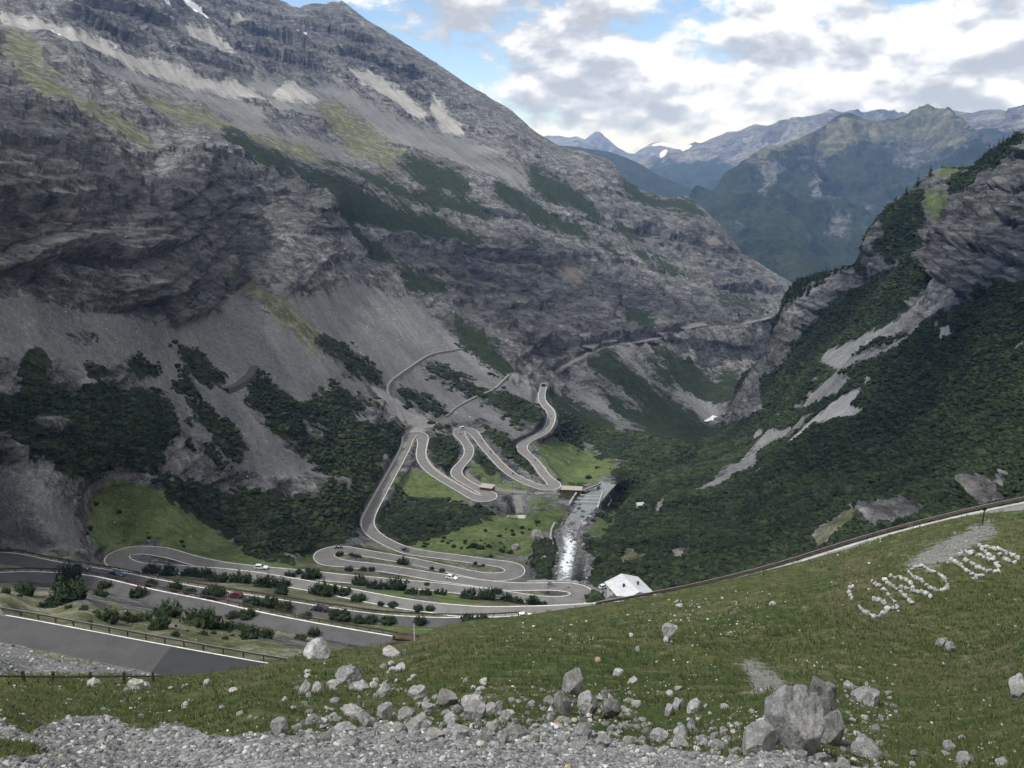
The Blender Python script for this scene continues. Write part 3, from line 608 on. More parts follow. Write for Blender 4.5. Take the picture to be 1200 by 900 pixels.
rockh = (terrace(P, 21, 61, .12) * 16 + terrace(P, 6.5, 62, .12) * 3.6 + blocks(P, 9, 63) * 2.2 + blocks(P, 3.5, 64) * .8) * (1 - bl) + (terrace(P, 60, 65) * 26 + terrace(P, 20, 66) * 9 + blocks(P, 30, 67) * 5 + blocks(P, 11, 68) * 2.5) * bl
h = cl * rockh + rough * (big * 7 * far + gul * (1 + 9 * far) * (1 - .8 * ch[SCREE]) + mid * (1.0 + 2.2 * s1 * .7) + lay * .4 * (0.6 + s1 * .4))
h += fine * (.25 + .6 * rough) * np.clip(s1, .5, 1.6)
h += ch[VEG] * (fbm(P / 3.2, 2, 21) * .5 + .5) * (1.3 + .5 * s1)
h *= .12 + .88 * smooth(0, 34, B1.V - B1.vt[None])
h *= smooth(60, 140, B1.R) * np.clip(1 - smooth(640, 700, B1.V) * .85, 0, 1) * (1 - .6 * smooth(540, 620, B1.V))
B1.displace(h)
land = obj('mountainside', B1.mesh('mountainside', [(40, -20), (250, -220), (900, -800)]), MT); tag(land, kind='structure'); class_attrs(land.data, C1, B1.mu, B1.mv)
B1.normals()

top2 = [(690,692),(700,641),(722,600),(740,575),(780,545),(812,520),(844,499),(850,487),(855,472),(860,462),(865,447),(872,437),(885,427),(897,416),(902,398),(904,388),(907,376),(915,362),(920,345),(928,337),(937,328),(955,321),(970,318.5),(982,315.5),(1002,311),(1005,303),(1010,290),(1014,272),(1025,257),
  (1042,240),(1060,226),(1075,215),(1087,203),(1105,196),(1122,197),(1140,196.5),(1146,189),(1160,177),(1172,170),(1185,163),(1193,157),(1200,151),(1250,120),(1300,80),(1500,-60)]
B2 = Body(F2, top2, 690, 1500, 1.5, 790, 1.5)
ch = [sample(blur((C2 == c).astype(np.float32), 3), B2.U, B2.V) for c in range(9)]
P = B2.P; s2 = np.clip(B2.R / 500, .5, 2.5)
lay = fbm(P * np.array([1 / 70, 1 / 70, 1 / 6.0]) + P[..., :1] * np.array([0, 0, .012]), 4, 33)
h = (ch[CLIFF] + .5 * ch[ROCK]) * (terrace(P, 20, 71, .1) * 11 + terrace(P, 5.5, 72, .1) * 4.2 + blocks(P, 11, 73, .1) * 2.2 + blocks(P, 4.5, 74, .1) * .9) + ch[CLIFF] * (fbm(P / 60, 4, 31, ridged=True) * 6 + lay * 1.5) + ch[ROCK] * fbm(P / 25, 3, 35, ridged=True) * 4
h += (.3 + ch[CLIFF]) * fbm(P / 8, 3, 37) * 1.3 + ch[VEG] * (fbm(P / 3.0, 2, 39) * .5 + .5) * 1.9 + fbm(P / 45, 3, 41) * 4.0 + fbm(P * np.array([1 / 300, 1 / 55, 1 / 300]), 3, 43, ridged=True) * 4.5
h *= smooth(2, 40, B2.V - B2.vt[None]) * .8 + .2
B2.displace(h)
MT2 = mountain_mat('right_hillside', 1.0, (1.2, 1.21, 1.21), lam=.34, fall=0.0, dipdeg=-6.0)
land2 = obj('hillside', B2.mesh('hillside', [(15, -12), (90, -95), (300, -400)]), MT2); tag(land2, kind='structure'); class_attrs(land2.data, C2, B2.mu, B2.mv, (2, 2, 4, 2, 4, 2, 4, 3, 1))
B2.normals()

# the meadow spur in front
topk = [(-900,800),(-300,796),(0,791),(100,790.5),(187,792.5),(227,790.5),(262,786),(300,780),(330,773),(360,767),(400,761),(440,757.5),(462,752),(490,744),(515,735),(540,729),(572,725),(606,722),(630,718.5),(660,714),(700,708.5),(740,702.5),(765,698),(800,690.5),(850,680.5),(900,668),(950,655.5),(1000,641.5),(1055,623),(1115,607.5),(1150,602),(1200,597),(1300,575),(1500,530),(2100,400)]
BK = Body(FK, topk, -800, 2050, 1.7, 1050, 1.6)
P = BK.P
gr = sample(blur((CK == PALE).astype(np.float32), 3), BK.U, BK.V)
edge = smooth(0, 14, BK.V - BK.vt[None])
h = (fbm(P / 9, 3, 51) * .55 * smooth(15, 60, BK.R) + fbm(P / 1.6, 3, 53) * .10 * (1 - gr) + fbm(P / .25, 2, 55) * .02 + gr * fbm(P / .5, 3, 57) * .06) * (edge * .85 + .15)
BK.displace(h)

def meadow_mat():
    m, nt, b = new_mat('meadow'); g = G(nt); P = g.pos()
    veg, grass, scree, cliff = g.attr('m1'); pale, dry, ochre, snow = g.attr('m2')
    n1 = g.noise(P, .09, 5, .6); n2 = g.noise(P, .7, 6, .65); n3 = g.noise(P, 6.0, 5, .7); n4 = g.noise(P, 26.0, 3, .7)
    jit = g.math('SUBTRACT', g.math('ADD', g.math('MULTIPLY', n2, .6), g.math('MULTIPLY', n3, .4)), .5)
    def cut(x, amp=1.8, w=.1): return g.step(g.math('ADD', x, g.math('MULTIPLY', jit, amp)), .5 - w, .5 + w)
    t = g.math('ADD', g.math('MULTIPLY', n2, .4), g.math('ADD', g.math('MULTIPLY', n3, .35), g.math('MULTIPLY', n4, .25)))
    gs = g.ramp(t, [(.36, (.017, .027, .008)), (.46, (.038, .054, .016)), (.56, (.063, .081, .026)), (.68, (.118, .126, .055))])
    gs2 = g.ramp(t, [(.36, (.03, .037, .013)), (.5, (.073, .077, .029)), (.68, (.14, .134, .064))])
    col = g.mix(g.step(g.math('ADD', g.math('MULTIPLY', n1, .6), g.math('MULTIPLY', n2, .4)), .42, .58), gs, gs2)
    br = g.ramp(t, [(.36, (.034, .036, .015)), (.5, (.075, .074, .033)), (.68, (.14, .125, .07))])
    col = g.mix(cut(dry, 2.2, .3), col, br)
    v = g.voro(P, 9.0, out='Color'); vs = g.n('ShaderNodeSeparateColor'); g.put(vs.inputs[0], v)
    v2 = g.voro(P, 3.1, out='Color'); vs2 = g.n('ShaderNodeSeparateColor'); g.put(vs2.inputs[0], v2)
    st = g.math('ADD', g.math('MULTIPLY', vs.outputs[0], .45), g.math('ADD', g.math('MULTIPLY', n4, .3), g.math('MULTIPLY', n2, .25)))
    gv = g.ramp(st, [(.2, (.085, .085, .085)), (.42, (.16, .16, .158)), (.6, (.235, .232, .225)), (.8, (.36, .355, .345))])
    col = g.mix(cut(scree, 4.5, .2), col, g.mix(.35, gv, br))
    col = g.mix(cut(pale, 1.5, .07), col, gv)
    # bare spots and small pale stones showing through the turf
    d = g.voro(P, 1.15); d = g.step(d, .05, .09, 1, 0); gate = g.step(g.noise(P, .16, 3, .6), .53, .6)
    col = g.mix(g.math('MULTIPLY', d, g.math('MULTIPLY', gate, .85)), col, (.4, .39, .36))
    g.put(b.inputs['Base Color'], col)
    hh = g.math('ADD', g.math('MULTIPLY', n3, .6), g.math('ADD', g.math('MULTIPLY', n4, .25), g.math('MULTIPLY', n2, .5)))
    g.put(b.inputs['Normal'], g.bump(hh, .7, .12))
    b.inputs['Roughness'].default_value = .95; b.inputs['Specular IOR Level'].default_value = .1
    return m
spur = obj('meadow', BK.mesh('meadow', [(1.5, -.9), (4, -3.0), (10, -9.0), (26, -24), (60, -60), (110, -120)]), meadow_mat()); tag(spur, kind='structure'); class_attrs(spur.data, CK, BK.mu, BK.mv)
BK.normals()

# ----------------------------------------------------------------------------- mountains farther down the valley
def massif(name, top, rr, vbot, du, dv, waves, mat, cls=None, seed=0, extra=None):
    """rr: list of (u, v, distance)"""
    b = Body(Field(rr, .001), top, top[0][0], top[-1][0], du, vbot, dv)
    P = b.P; h = 0
    for L, A, rg in waves: h = h + A * fbm(P / L, 3, seed + int(L) % 97, ridged=rg)
    if extra is not None: h = h + extra(b)
    h = h * (smooth(0, 18, b.V - b.vt[None]) * .85 + .15)
    b.displace(h); r0 = rr[0][2]
    o = obj(name, b.mesh(name, [(r0 * .02, -r0 * .012), (r0 * .08, -r0 * .08), (r0 * .2, -r0 * .2)]), mat); tag(o, kind='structure')
    c = cls if cls is not None else np.full((RH, RW), VEG, np.uint8)
    class_attrs(o.data, c, b.mu, b.mv); return b

CM = np.full((RH, RW), VEG, np.uint8)
many(CM, DRY, [(850,190),(900,165),(960,152),(1000,135),(1050,140),(1085,128),(1120,145),(1170,190),(1140,180),(1100,178),(1060,175),(1020,172),(980,178),(940,172),(900,185)])
many(CM, DRY, [(960,150),(985,133),(1010,140),(1040,160),(1020,165),(980,165)],[(1060,145),(1085,129),(1110,140),(1130,160),(1090,158)],[(1060,180),(1100,175),(1130,185),(1160,200),(1120,200)])
many(CM, SCREE, [(884,182),(900,188),(922,192),(915,205),(905,212),(902,225),(897,228),(895,210),(888,195)],[(868,294),(880,275),(892,255),(895,262),(885,280),(872,296)],[(945,215),(955,205),(965,230),(975,245),(968,262),(960,240)],[(1012,250),(1018,235),(1025,240),(1018,255)])
many(CM, ROCK, [(880,230),(920,220),(930,240),(915,265),(895,275),(870,262)],[(930,180),(955,190),(960,205),(940,205)],[(1040,185),(1075,182),(1100,200),(1060,205)],[(960,255),(985,270),(990,300),(965,290)])
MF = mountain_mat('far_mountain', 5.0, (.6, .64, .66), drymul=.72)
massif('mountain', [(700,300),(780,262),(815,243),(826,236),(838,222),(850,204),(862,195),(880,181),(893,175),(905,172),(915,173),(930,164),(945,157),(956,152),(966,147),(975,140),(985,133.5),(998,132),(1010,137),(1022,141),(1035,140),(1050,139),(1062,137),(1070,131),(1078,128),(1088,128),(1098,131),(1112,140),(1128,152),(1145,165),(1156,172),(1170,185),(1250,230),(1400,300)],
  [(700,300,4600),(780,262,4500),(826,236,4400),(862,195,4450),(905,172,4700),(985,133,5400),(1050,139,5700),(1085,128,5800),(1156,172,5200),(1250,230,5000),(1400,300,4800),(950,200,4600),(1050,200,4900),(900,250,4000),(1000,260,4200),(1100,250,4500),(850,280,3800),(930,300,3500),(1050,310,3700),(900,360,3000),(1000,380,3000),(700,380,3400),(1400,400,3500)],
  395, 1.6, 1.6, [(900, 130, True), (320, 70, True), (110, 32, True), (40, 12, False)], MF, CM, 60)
CF = np.full((RH, RW), ROCK, np.uint8)
many(CF, VEG, [(600,195),(640,190),(700,190),(760,205),(830,235),(900,240),(900,420),(500,420),(500,200)],[(760,190),(850,190),(900,200),(1000,190),(1200,175),(1200,300),(760,300)])
many(CF, SNOW, [(757,173),(770,168),(785,166),(800,168),(812,171),(803,178),(795,174),(786,172),(776,171)],[(775,178),(782,174),(780,182),(773,186)],[(905,154),(915,152),(910,159),(903,162)])
massif('mountain', [(560,172),(640,172),(664,173),(700,177),(716,179),(732,184),(745,190),(760,198),(775,207),(790,214),(805,219),(820,228),(835,236),(860,250),(950,300)],
  [(560,172,6270),(640,172,6270),(732,184,5940),(805,219,5610),(860,250,5280),(950,300,5016),(700,230,5280),(780,260,4884),(640,300,4620),(900,330,4356)],
  340, 1.8, 1.8, [(1000, 75, True), (330, 40, True), (105, 16, True)], mountain_mat('wooded_ridge', 5.0), np.full((RH, RW), VEG, np.uint8), 80)
massif('mountain', [(720,196),(745,190),(758,184),(775,181),(790,178),(803,171),(815,167),(822,169),(832,163),(845,158),(852,154),(866,155),(878,150),(886,147),(900,149),(915,146),(925,147),(938,147),(948,144),(960,139),(972,132),(980,135),(990,133),(1005,138),(1040,134),(1058,135),(1075,134),(1100,130),(1122,131),(1140,134),(1160,131),(1172,130),(1185,132),(1200,131),(1300,120),(1450,90)],
  [(720,196,9300),(800,171,9610),(886,147,9610),(972,132,8990),(1058,135,9300),(1122,131,7750),(1200,131,7130),(1450,90,6820),(800,220,7750),(900,210,7440),(1000,210,7130),(1200,190,6200),(1450,190,5890),(850,300,5890),(1100,300,5580),(1450,300,5270)],
  300, 1.8, 1.8, [(1600, 170, True), (560, 80, True), (190, 42, True)], mountain_mat('blue_range', 9.0), CF, 90)
massif('mountain', [(560,170),(620,166),(640,160),(655,160),(667,163),(676,161),(686,165),(692,158),(698,154),(703,154),(708,158),(716,166),(724,173),(736,179),(744,180),(752,175),(762,169),(773,166.5),(782,168),(800,171),(815,174),(860,172),(1000,168)],
  [(560,170,15500),(640,160,15500),(700,154,14880),(744,180,14880),(773,167,14260),(860,172,14570),(1000,168,14880),(700,200,13020),(800,200,12400),(700,280,10850),(900,280,10850)],
  280, 1.6, 1.6, [(2200, 190, True), (740, 100, True), (250, 45, True)], mountain_mat('snowy_range', 13.0), CF, 95)

m, nt, b = new_mat('valley_floor'); g = G(nt)
g.put(b.inputs['Base Color'], g.mix(g.noise(g.pos(), .004, 6), (.03, .05, .02), (.08, .09, .05)))
mb = MB(); N_ = 48
ring = [(18500 * math.cos(2 * PI * i / N_), 18500 * math.sin(2 * PI * i / N_), -1500) for i in range(N_)]
mb.add(ring, [tuple(range(N_))]); tag(mb.build('ground', m), kind='structure')

# ----------------------------------------------------------------------------- roads
def asphalt(name, c0, c1):
    m, nt, b = new_mat(name); g = G(nt); P = g.pos()
    n = g.math('ADD', g.math('MULTIPLY', g.noise(P, .25, 5, .6), .6), g.math('MULTIPLY', g.noise(P, 3.0, 4, .7), .4))
    g.put(b.inputs['Base Color'], g.ramp(n, [(.38, c0), (.62, c1)])); b.inputs['Roughness'].default_value = .85
    return m
M_ROAD = asphalt('asphalt', (.062, .061, .06), (.095, .093, .091)); M_ROAD2 = asphalt('worn_asphalt', (.13, .127, .12), (.2, .195, .183))
M_DARK = asphalt('fresh_asphalt', (.03, .03, .031), (.04, .04, .041))
M_LINE = simple_mat('road_paint', (.62, .61, .58), .7, .25, .6); M_CONC = simple_mat('concrete', (.36, .35, .325), .85, .2, .5)
M_RUST = simple_mat('weathered_rail', (.055, .038, .029), .7, .35, 1.5, spec=.4); M_RAILTOP = simple_mat('galvanised_steel', (.24, .23, .22), .5, .2, 2.0, .5)

def centre(name, smooth_n=9):
    s, hw = LINES[name]; p = rays(s[:, 0], s[:, 1]) * rz(s[:, 0], s[:, 1], s[:, 2])[:, None]
    k = np.ones(smooth_n) / smooth_n; q = np.stack([np.convolve(np.pad(p[:, i], smooth_n // 2, mode='edge'), k, 'valid') for i in range(3)], 1)
    # even spacing
    L = np.concatenate([[0], np.cumsum(np.linalg.norm(np.diff(q, axis=0), axis=1))]); n = int(L[-1] / 1.6)
    t = np.linspace(0, L[-1], n); q = np.stack([np.interp(t, L, q[:, i]) for i in range(3)], 1)
    q = np.stack([np.convolve(np.pad(q[:, i], 3, mode='edge'), np.ones(7) / 7, 'valid') for i in range(3)], 1)
    return q, np.interp(t, L, hw)
def sides(q):
    d = np.gradient(q, axis=0)[:, :2]; d /= np.linalg.norm(d, axis=1, keepdims=True); return np.stack([-d[:, 1], d[:, 0], np.zeros(len(d))], 1)
def ribbon(q, n, a, b_, z): 
    A = q + n * np.reshape(a, (-1, 1)); B = q + n * np.reshape(b_, (-1, 1)); A[:, 2] += z; B[:, 2] += z; return A, B
def pave(name, mat, z=.14, skirt=1.6, line=True, smooth_n=9, far_only=False, lw=.36):
    q, hw = centre(name, smooth_n); n = sides(q); mb = MB(); A, B = ribbon(q, n, -hw, hw, z); mb.strip(A, B)
    mb.strip(A - (0, 0, skirt), A); mb.strip(B, B - (0, 0, skirt))
    o = tag(mb.build('road', mat), kind='structure')
    if line:
        mb = MB()
        fs = 1 if n[len(n) // 2, 1] > 0 else -1
        for s in ((fs,) if far_only else (-1, 1)):
            A, B = ribbon(q, n, s * (hw - .14 - lw), s * (hw - .14), z + .012); mb.strip(A, B)
        tag(mb.build('road_markings', M_LINE), kind='structure')
    return q, hw, n
Q = {}
Q['upper'] = pave('upper', M_ROAD, far_only=True); Q['cars'] = pave('cars', M_ROAD, smooth_n=13, far_only=True); Q['main'] = pave('main', M_ROAD2)
Q['far'] = pave('far', M_ROAD2, line=False); Q['service'] = pave('service', M_ROAD2, line=False); Q['spur'] = pave('spur', M_ROAD2, line=False)
Q['near'] = pave('near', asphalt('dark_asphalt', (.05, .049, .049), (.076, .074, .073)), smooth_n=31, far_only=True, lw=.2)

# ----------------------------------------------------------------------------- right-hand stretch of the near road with its guard rail
RAILPX = [(690,708,136),(730,701,139),(765,694,141),(800,687.5,142),(844,677.5,143),(885,667,144),(925,656,145),(960,644.5,146),(1000,632,147),(1057,615.5,148),(1100,605,149),(1147,593.5,150),(1200,583,152),(1300,561,156),(1420,530,160)]
rp = polyline(RAILPX, 8); rt = rays(rp[:, 0], rp[:, 1]) * rp[:, 2][:, None]
k_ = np.ones(9) / 9; rt = np.stack([np.convolve(np.pad(rt[:, i], 4, mode='edge'), k_, 'valid') for i in range(3)], 1)
L_ = np.concatenate([[0], np.cumsum(np.linalg.norm(np.diff(rt, axis=0), axis=1))]); t_ = np.arange(0, L_[-1], 1.9); rt = np.stack([np.interp(t_, L_, rt[:, i]) for i in range(3)], 1)
rbase = rt - (0, 0, .92); n_ = sides(rt); 
if n_[len(n_) // 2, 1] > 0: n_ = -n_                         # towards the viewer
mb = MB(); A, B = ribbon(rbase, n_, .2, 7.2, 0); mb.strip(A, B); mb.strip(A - (0, 0, 4), A); mb.strip(B, B - (0, 0, 3))
tag(mb.build('road', M_ROAD2), kind='structure')
mb = MB(); A, B = ribbon(rbase, n_, -.25, .45, .14); mb.strip(A, B); mb.strip(B, B - (0, 0, .3)); mb.strip(A - (0, 0, 3), A); tag(mb.build('kerb', M_CONC), kind='structure')
mb = MB(); A, B = ribbon(rbase, n_, 6.5, 6.75, .012); mb.strip(A, B); tag(mb.build('road_markings', M_LINE), kind='structure')

POST_ME = None
def guard_rail(pts, label, h=.85, gap=4.0, beam=.34, mat=M_RUST, group=None, step=1.9, upper=True):
    """pts: foot of the rail along the road (n,3)"""
    global POST_ME
    o = empty('guard_rail', pts[0]); tag(o, label, 'guard rail', group); p = np.asarray(pts) - pts[0]; n = sides(p)
    def bar(z0, z1, th):
        mb = MB(); a = p + n * th / 2; b = p - n * th / 2
        q = [a + (0, 0, z0), a + (0, 0, z1), b + (0, 0, z1), b + (0, 0, z0)]
        for i in range(4): mb.strip(q[i], q[(i + 1) % 4])
        return mb
    bar(h - beam, h, .09).build('rail_beam', mat, o)
    if upper: bar(h + .003, h + .05, .13).build('top_rail', M_RAILTOP, o)
    if POST_ME is None:
        mb = MB(); mb.box((0, 0, .28), (.16, .16, 1.1)); POST_ME = mb.mesh('post'); POST_ME.materials.append(M_RUST)
    s = max(1, int(round(gap / step)))
    for i in list(range(0, len(p), s))[:98]:
        c = obj('post', POST_ME, None, o); c.location = p[i] + n[i] * .13 - np.array([0, 0, .0])
    return o
guard_rail(rbase, 'long brown guard rail on posts above the dark slope beyond the spur', 1.0, 5.7, .42, simple_mat('brown_rail', (.12, .082, .06), .7, .3, 1.5))
def rail_on(name, i0, i1, side, label, **kw):
    q, hw, n = Q[name]; u, v = project(q); ok = [i for i in range(len(q)) if i0 <= u[i] <= i1]
    q = q[ok]; n = n[ok]; hw = hw[ok]; s = 1 if n[len(n) // 2, 1] * side > 0 else -1
    guard_rail(q + n * (s * (hw + .35))[:, None] + (0, 0, .12), label, step=1.6, **kw)
rail_on('near', -290, 330, 1, 'dark brown guard rail beyond the nearest road at the lower left', h=.85, beam=.24)
rail_on('upper', -200, 478, 1, 'dark guard rail between the empty second road and the road with the cars', h=.8, upper=False)
rail_on('cars', -200, 618, 1, 'dark guard rail along the outer side of the road with the cars', h=.8, upper=False)
_k = [BK.point(u, v) for u, v in ((-290, 803), (-60, 800), (70, 799.5), (192, 798))]; pts = np.array([[np.interp(t, [0, .47, .74, 1], [k_[c] for k_ in _k]) for c in range(3)] for t in np.linspace(0, 1, 75)])
guard_rail(pts, 'rust brown rail low in the grass above the gravel bank at the left', h=.5, gap=5.6, beam=.12, step=1.0, upper=False)
q, hw, n = Q['main']; u, v = project(q); ok = [i for i in range(len(q)) if 612 < u[i] < 682 and v[i] < 690 and v[i] > 680]
# low wall round the outside of the lowest bend
def low_wall(pts, label, h=.8, th=.4, mat=None, cat='wall', name='parapet_wall'):
    p = np.asarray(pts) - pts[0]; n = sides(p); a = p + n * th / 2; b = p - n * th / 2; mb = MB()
    qs = [a - (0, 0, .5), a + (0, 0, h), b + (0, 0, h), b - (0, 0, .5)]
    for i in range(4): mb.strip(qs[i], qs[(i + 1) % 4])
    mb.add([x[0] for x in qs] + [x[-1] for x in qs], [(0, 1, 2, 3), (7, 6, 5, 4)])
    o = mb.build(name, mat or M_CONC); o.location = pts[0]; tag(o, label, cat); return o
if len(ok) > 3:
    n2 = n[ok].copy(); s = np.where(n2[:, 1] > 0, 1, -1)[:, None]; low_wall(q[ok] + n2 * s * (hw[ok][:, None] + .3), 'low stone wall on the far side of the bend before the white roofed house', .7)

for (u0, u1, v0, v1), sd_, lab in (((424, 482, 512, 618), -1, 'pale parapet wall along the left edge of the first tall bend'), ((487, 560, 514, 584), 1, 'pale parapet wall along the second leg below the first tall bend'),
        ((556, 640, 506, 568), -1, 'pale parapet wall along the long straight leg'), ((610, 652, 470, 526), 1, 'pale parapet wall along the last curve before the tunnel')):
    run = []; best = []
    for i in range(len(q)):
        if u0 <= u[i] <= u1 and v0 <= v[i] <= v1: run.append(i)
        else: best = run if len(run) > len(best) else best; run = []
    best = run if len(run) > len(best) else best
    if len(best) > 4:
        s_ = 1 if n[best][len(best) // 2, 0] * sd_ > 0 else -1; low_wall(q[best] + n[best] * s_ * (hw[best][:, None] + .25), lab, .75, .4)
# dark new surface on the near road, where the patch starts
q, hw, n = Q['near']; u, v = project(q); ok = [i for i in range(len(q)) if u[i] > 176]
mb = MB(); A, B = ribbon(q[ok], n[ok], -hw[ok] + .02, hw[ok] - .02, .148); A[0] = A[0] * .5 + A[min(3, len(A) - 1)] * .5 if n[ok][0][1] > 0 else A[0]
mb.strip(A, B); tag(mb.build('road_patch', M_DARK), kind='structure')
# short piece of old road on the scree
s = polyline(ROAD_OLD, 2); P3 = np.array([B1.point(u, v) for u, v in s]); n = sides(P3); mb = MB(); A, B = ribbon(P3, n, -2.6, 2.6, .5)
zz = (A[:, 2] + B[:, 2]) / 2; A[:, 2] = B[:, 2] = zz + .6; mb.strip(A, B); mb.strip(B, B - (0, 0, 4)); mb.strip(A - (0, 0, 4), A); tag(mb.build('road', M_ROAD), kind='structure')

M_TRACK = asphalt('dirt_track', (.15, .147, .14), (.23, .225, .213))
for t in ([(545,409),(532,411),(515,414),(500,418),(482,430),(466,441),(455,450),(452,458),(458,470),(466,484),(472,500)],[(600,438),(588,448),(575,460),(550,470),(532,480),(521,491)]):
    s = polyline(t, 2.5); P3 = np.array([B1.point(u, v) for u, v in s]); k_ = np.ones(7) / 7; P3 = np.stack([np.convolve(np.pad(P3[:, i], 3, mode='edge'), k_, 'valid') for i in range(3)], 1)
    mb = MB(); A, B = ribbon(P3, sides(P3), -1.0, 1.0, .8); mb.strip(A, B); mb.strip(B, B - (0, 0, 3)); mb.strip(A - (0, 0, 3), A); tag(mb.build('track', M_TRACK), kind='structure')
# ----------------------------------------------------------------------------- river
m, nt, b = new_mat('river_water'); g = G(nt); P = g.pos(); at_ = g.attr('foam')
n1 = g.noise(P, .5, 6, .7, .6); n2 = g.noise(P, 2.2, 4, .7)
fo = g.step(g.math('ADD', at_[0], g.math('MULTIPLY', g.math('SUBTRACT', g.math('ADD', g.math('MULTIPLY', n1, .6), g.math('MULTIPLY', n2, .4)), .5), 3.2)), .42, .62)
st = g.step(g.math('ADD', at_[1], g.math('MULTIPLY', g.math('SUBTRACT', n1, .5), 3.0)), .5, .6)
c = g.mix(st, g.mix(n1, (.14, .165, .155), (.21, .23, .215)), g.mix(n2, (.13, .13, .125), (.3, .295, .28)))
g.put(b.inputs['Base Color'], g.mix(fo, c, (.8, .84, .86))); g.put(b.inputs['Roughness'], g.step(g.math('MAXIMUM', fo, st), 0, 1, .18, .85)); b.inputs['Specular IOR Level'].default_value = .5
g.put(b.inputs['Normal'], g.bump(n1, .5, .4))
p = rays(RIV[:, 0], RIV[:, 1]) * rz(RIV[:, 0], RIV[:, 1], RIV[:, 2])[:, None]; n = sides(p); cols = np.linspace(-1, 1, 15)
V = np.stack([p + n * (RIV_HW * c_)[:, None] for c_ in cols], 1); h_, w_ = V.shape[:2]
foam = np.interp(RIV[:, 1], [572, 578, 585, 596, 618, 630, 634, 640, 668, 674, 690], [.1, .3, .15, .08, .2, .45, .85, .75, .8, .5, .3])[:, None] * (1 - .75 * np.abs(cols)[None] ** 1.5)
ston = np.interp(RIV[:, 1], [570, 596, 602, 618, 626, 640, 672, 690], [.05, .15, .5, .7, .5, .55, .7, .85])[:, None] * (.55 + .6 * np.abs(cols)[None])
V[..., 2] += .35 + fbm(V / 1.6, 3, 71) * (.12 + foam * .55)
idx = np.arange(h_ * w_).reshape(h_, w_); f_ = np.stack([idx[:-1, :-1], idx[1:, :-1], idx[1:, 1:], idx[:-1, 1:]], -1).reshape(-1, 4)
me = np_mesh('river', V.reshape(-1, 3), f_); aa = me.attributes.new('foam', 'FLOAT_COLOR', 'POINT')
aa.data.foreach_set('color', np.stack([foam.ravel(), ston.ravel(), 0 * foam.ravel(), 0 * foam.ravel()], -1).astype(np.float32).ravel()); tag(obj('river', me, m), kind='structure')
# a gleam of the torrent far down the gorge
P3 = np.array([B1.point(u, v) for u, v in ((822, 499), (828, 497), (834, 494), (840, 491))]); mb = MB(); A, B = ribbon(P3, sides(P3), -5, 5, 1.2); mb.strip(A, B); tag(mb.build('river', simple_mat('white_water', (.6, .63, .64), .6, .3, .3)), kind='structure')

# ----------------------------------------------------------------------------- creeping pine
def foliage_mat(name, dark, mid, lite, scale=1.2):
    m, nt, b = new_mat(name); g = G(nt); ge = g.n('ShaderNodeNewGeometry'); P = g.pos()
    t = g.math('ADD', g.math('MULTIPLY', ge.outputs['Random Per Island'], .45), g.math('ADD', g.math('MULTIPLY', g.noise(P, scale, 4, .7), .35), g.math('MULTIPLY_ADD', g.noise(P, .03, 6, .6), 1.0, -.4)))
    g.put(b.inputs['Base Color'], g.ramp(t, [(.2, dark), (.5, mid), (.8, lite)])); b.inputs['Roughness'].default_value = .85; b.inputs['Specular IOR Level'].default_value = .15
    return m
M_SCRUB = foliage_mat('creeping_pine', (.008, .013, .006), (.020, .030, .013), (.049, .064, .027))
M_PINE = foliage_mat('pine_needles', (.012, .02, .008), (.026, .041, .015), (.05, .068, .025), 3.0)
M_BARK = simple_mat('bark', (.09, .07, .05), .95, .3, 6)

def ico(sub):
    bm = bmesh.new(); bmesh.ops.create_icosphere(bm, subdivisions=sub, radius=1.0); bm.verts.ensure_lookup_table()
    v = np.array([x.co[:] for x in bm.verts]); f = np.array([[a.index for a in q.verts] for q in bm.faces]); bm.free(); return v, f
IV1, IF1 = ico(2); IV0, IF0 = ico(1)
def clump_templates(k, seed):
    r = np.random.default_rng(seed); out = []
    for _ in range(k):
        v = IV1.copy(); rad = r.uniform(.62, 1.25, len(v)) * np.where(v[:, 2] > .2, r.choice([.85, 1.0, 1.3], len(v)), 1); v *= rad[:, None]; v[:, 2] = v[:, 2] * .62 + .12
        f = IF1[(v[IF1][:, :, 2].mean(1) > -.25)]; used = np.unique(f); mp = -np.ones(len(v), int); mp[used] = np.arange(len(used)); out.append((v[used], mp[f]))
    return out
def merge(tpl, P, S, rng, tilt=None):
    """many small solids as one mesh: P (n,3), S (n,3)"""
    V, Fc, b = [], [], 0; n = len(P); pick = rng.integers(0, len(tpl), n)
    for t in range(len(tpl)):
        I = np.flatnonzero(pick == t); 
        if not len(I): continue
        v, f = tpl[t]; a = rng.uniform(0, 2 * PI, len(I)); c, s = np.cos(a), np.sin(a)
        q = v[None] * S[I][:, None, :]; x = q[..., 0] * c[:, None] - q[..., 1] * s[:, None]; y = q[..., 0] * s[:, None] + q[..., 1] * c[:, None]
        V.append((np.stack([x, y, q[..., 2]], -1) + P[I][:, None, :]).reshape(-1, 3))
        Fc.append((f[None] + (b + np.arange(len(I)) * len(v))[:, None, None]).reshape(-1, f.shape[1])); b += len(I) * len(v)
    return np.vstack(V), np.vstack(Fc)
CLUMP = clump_templates(8, 3)
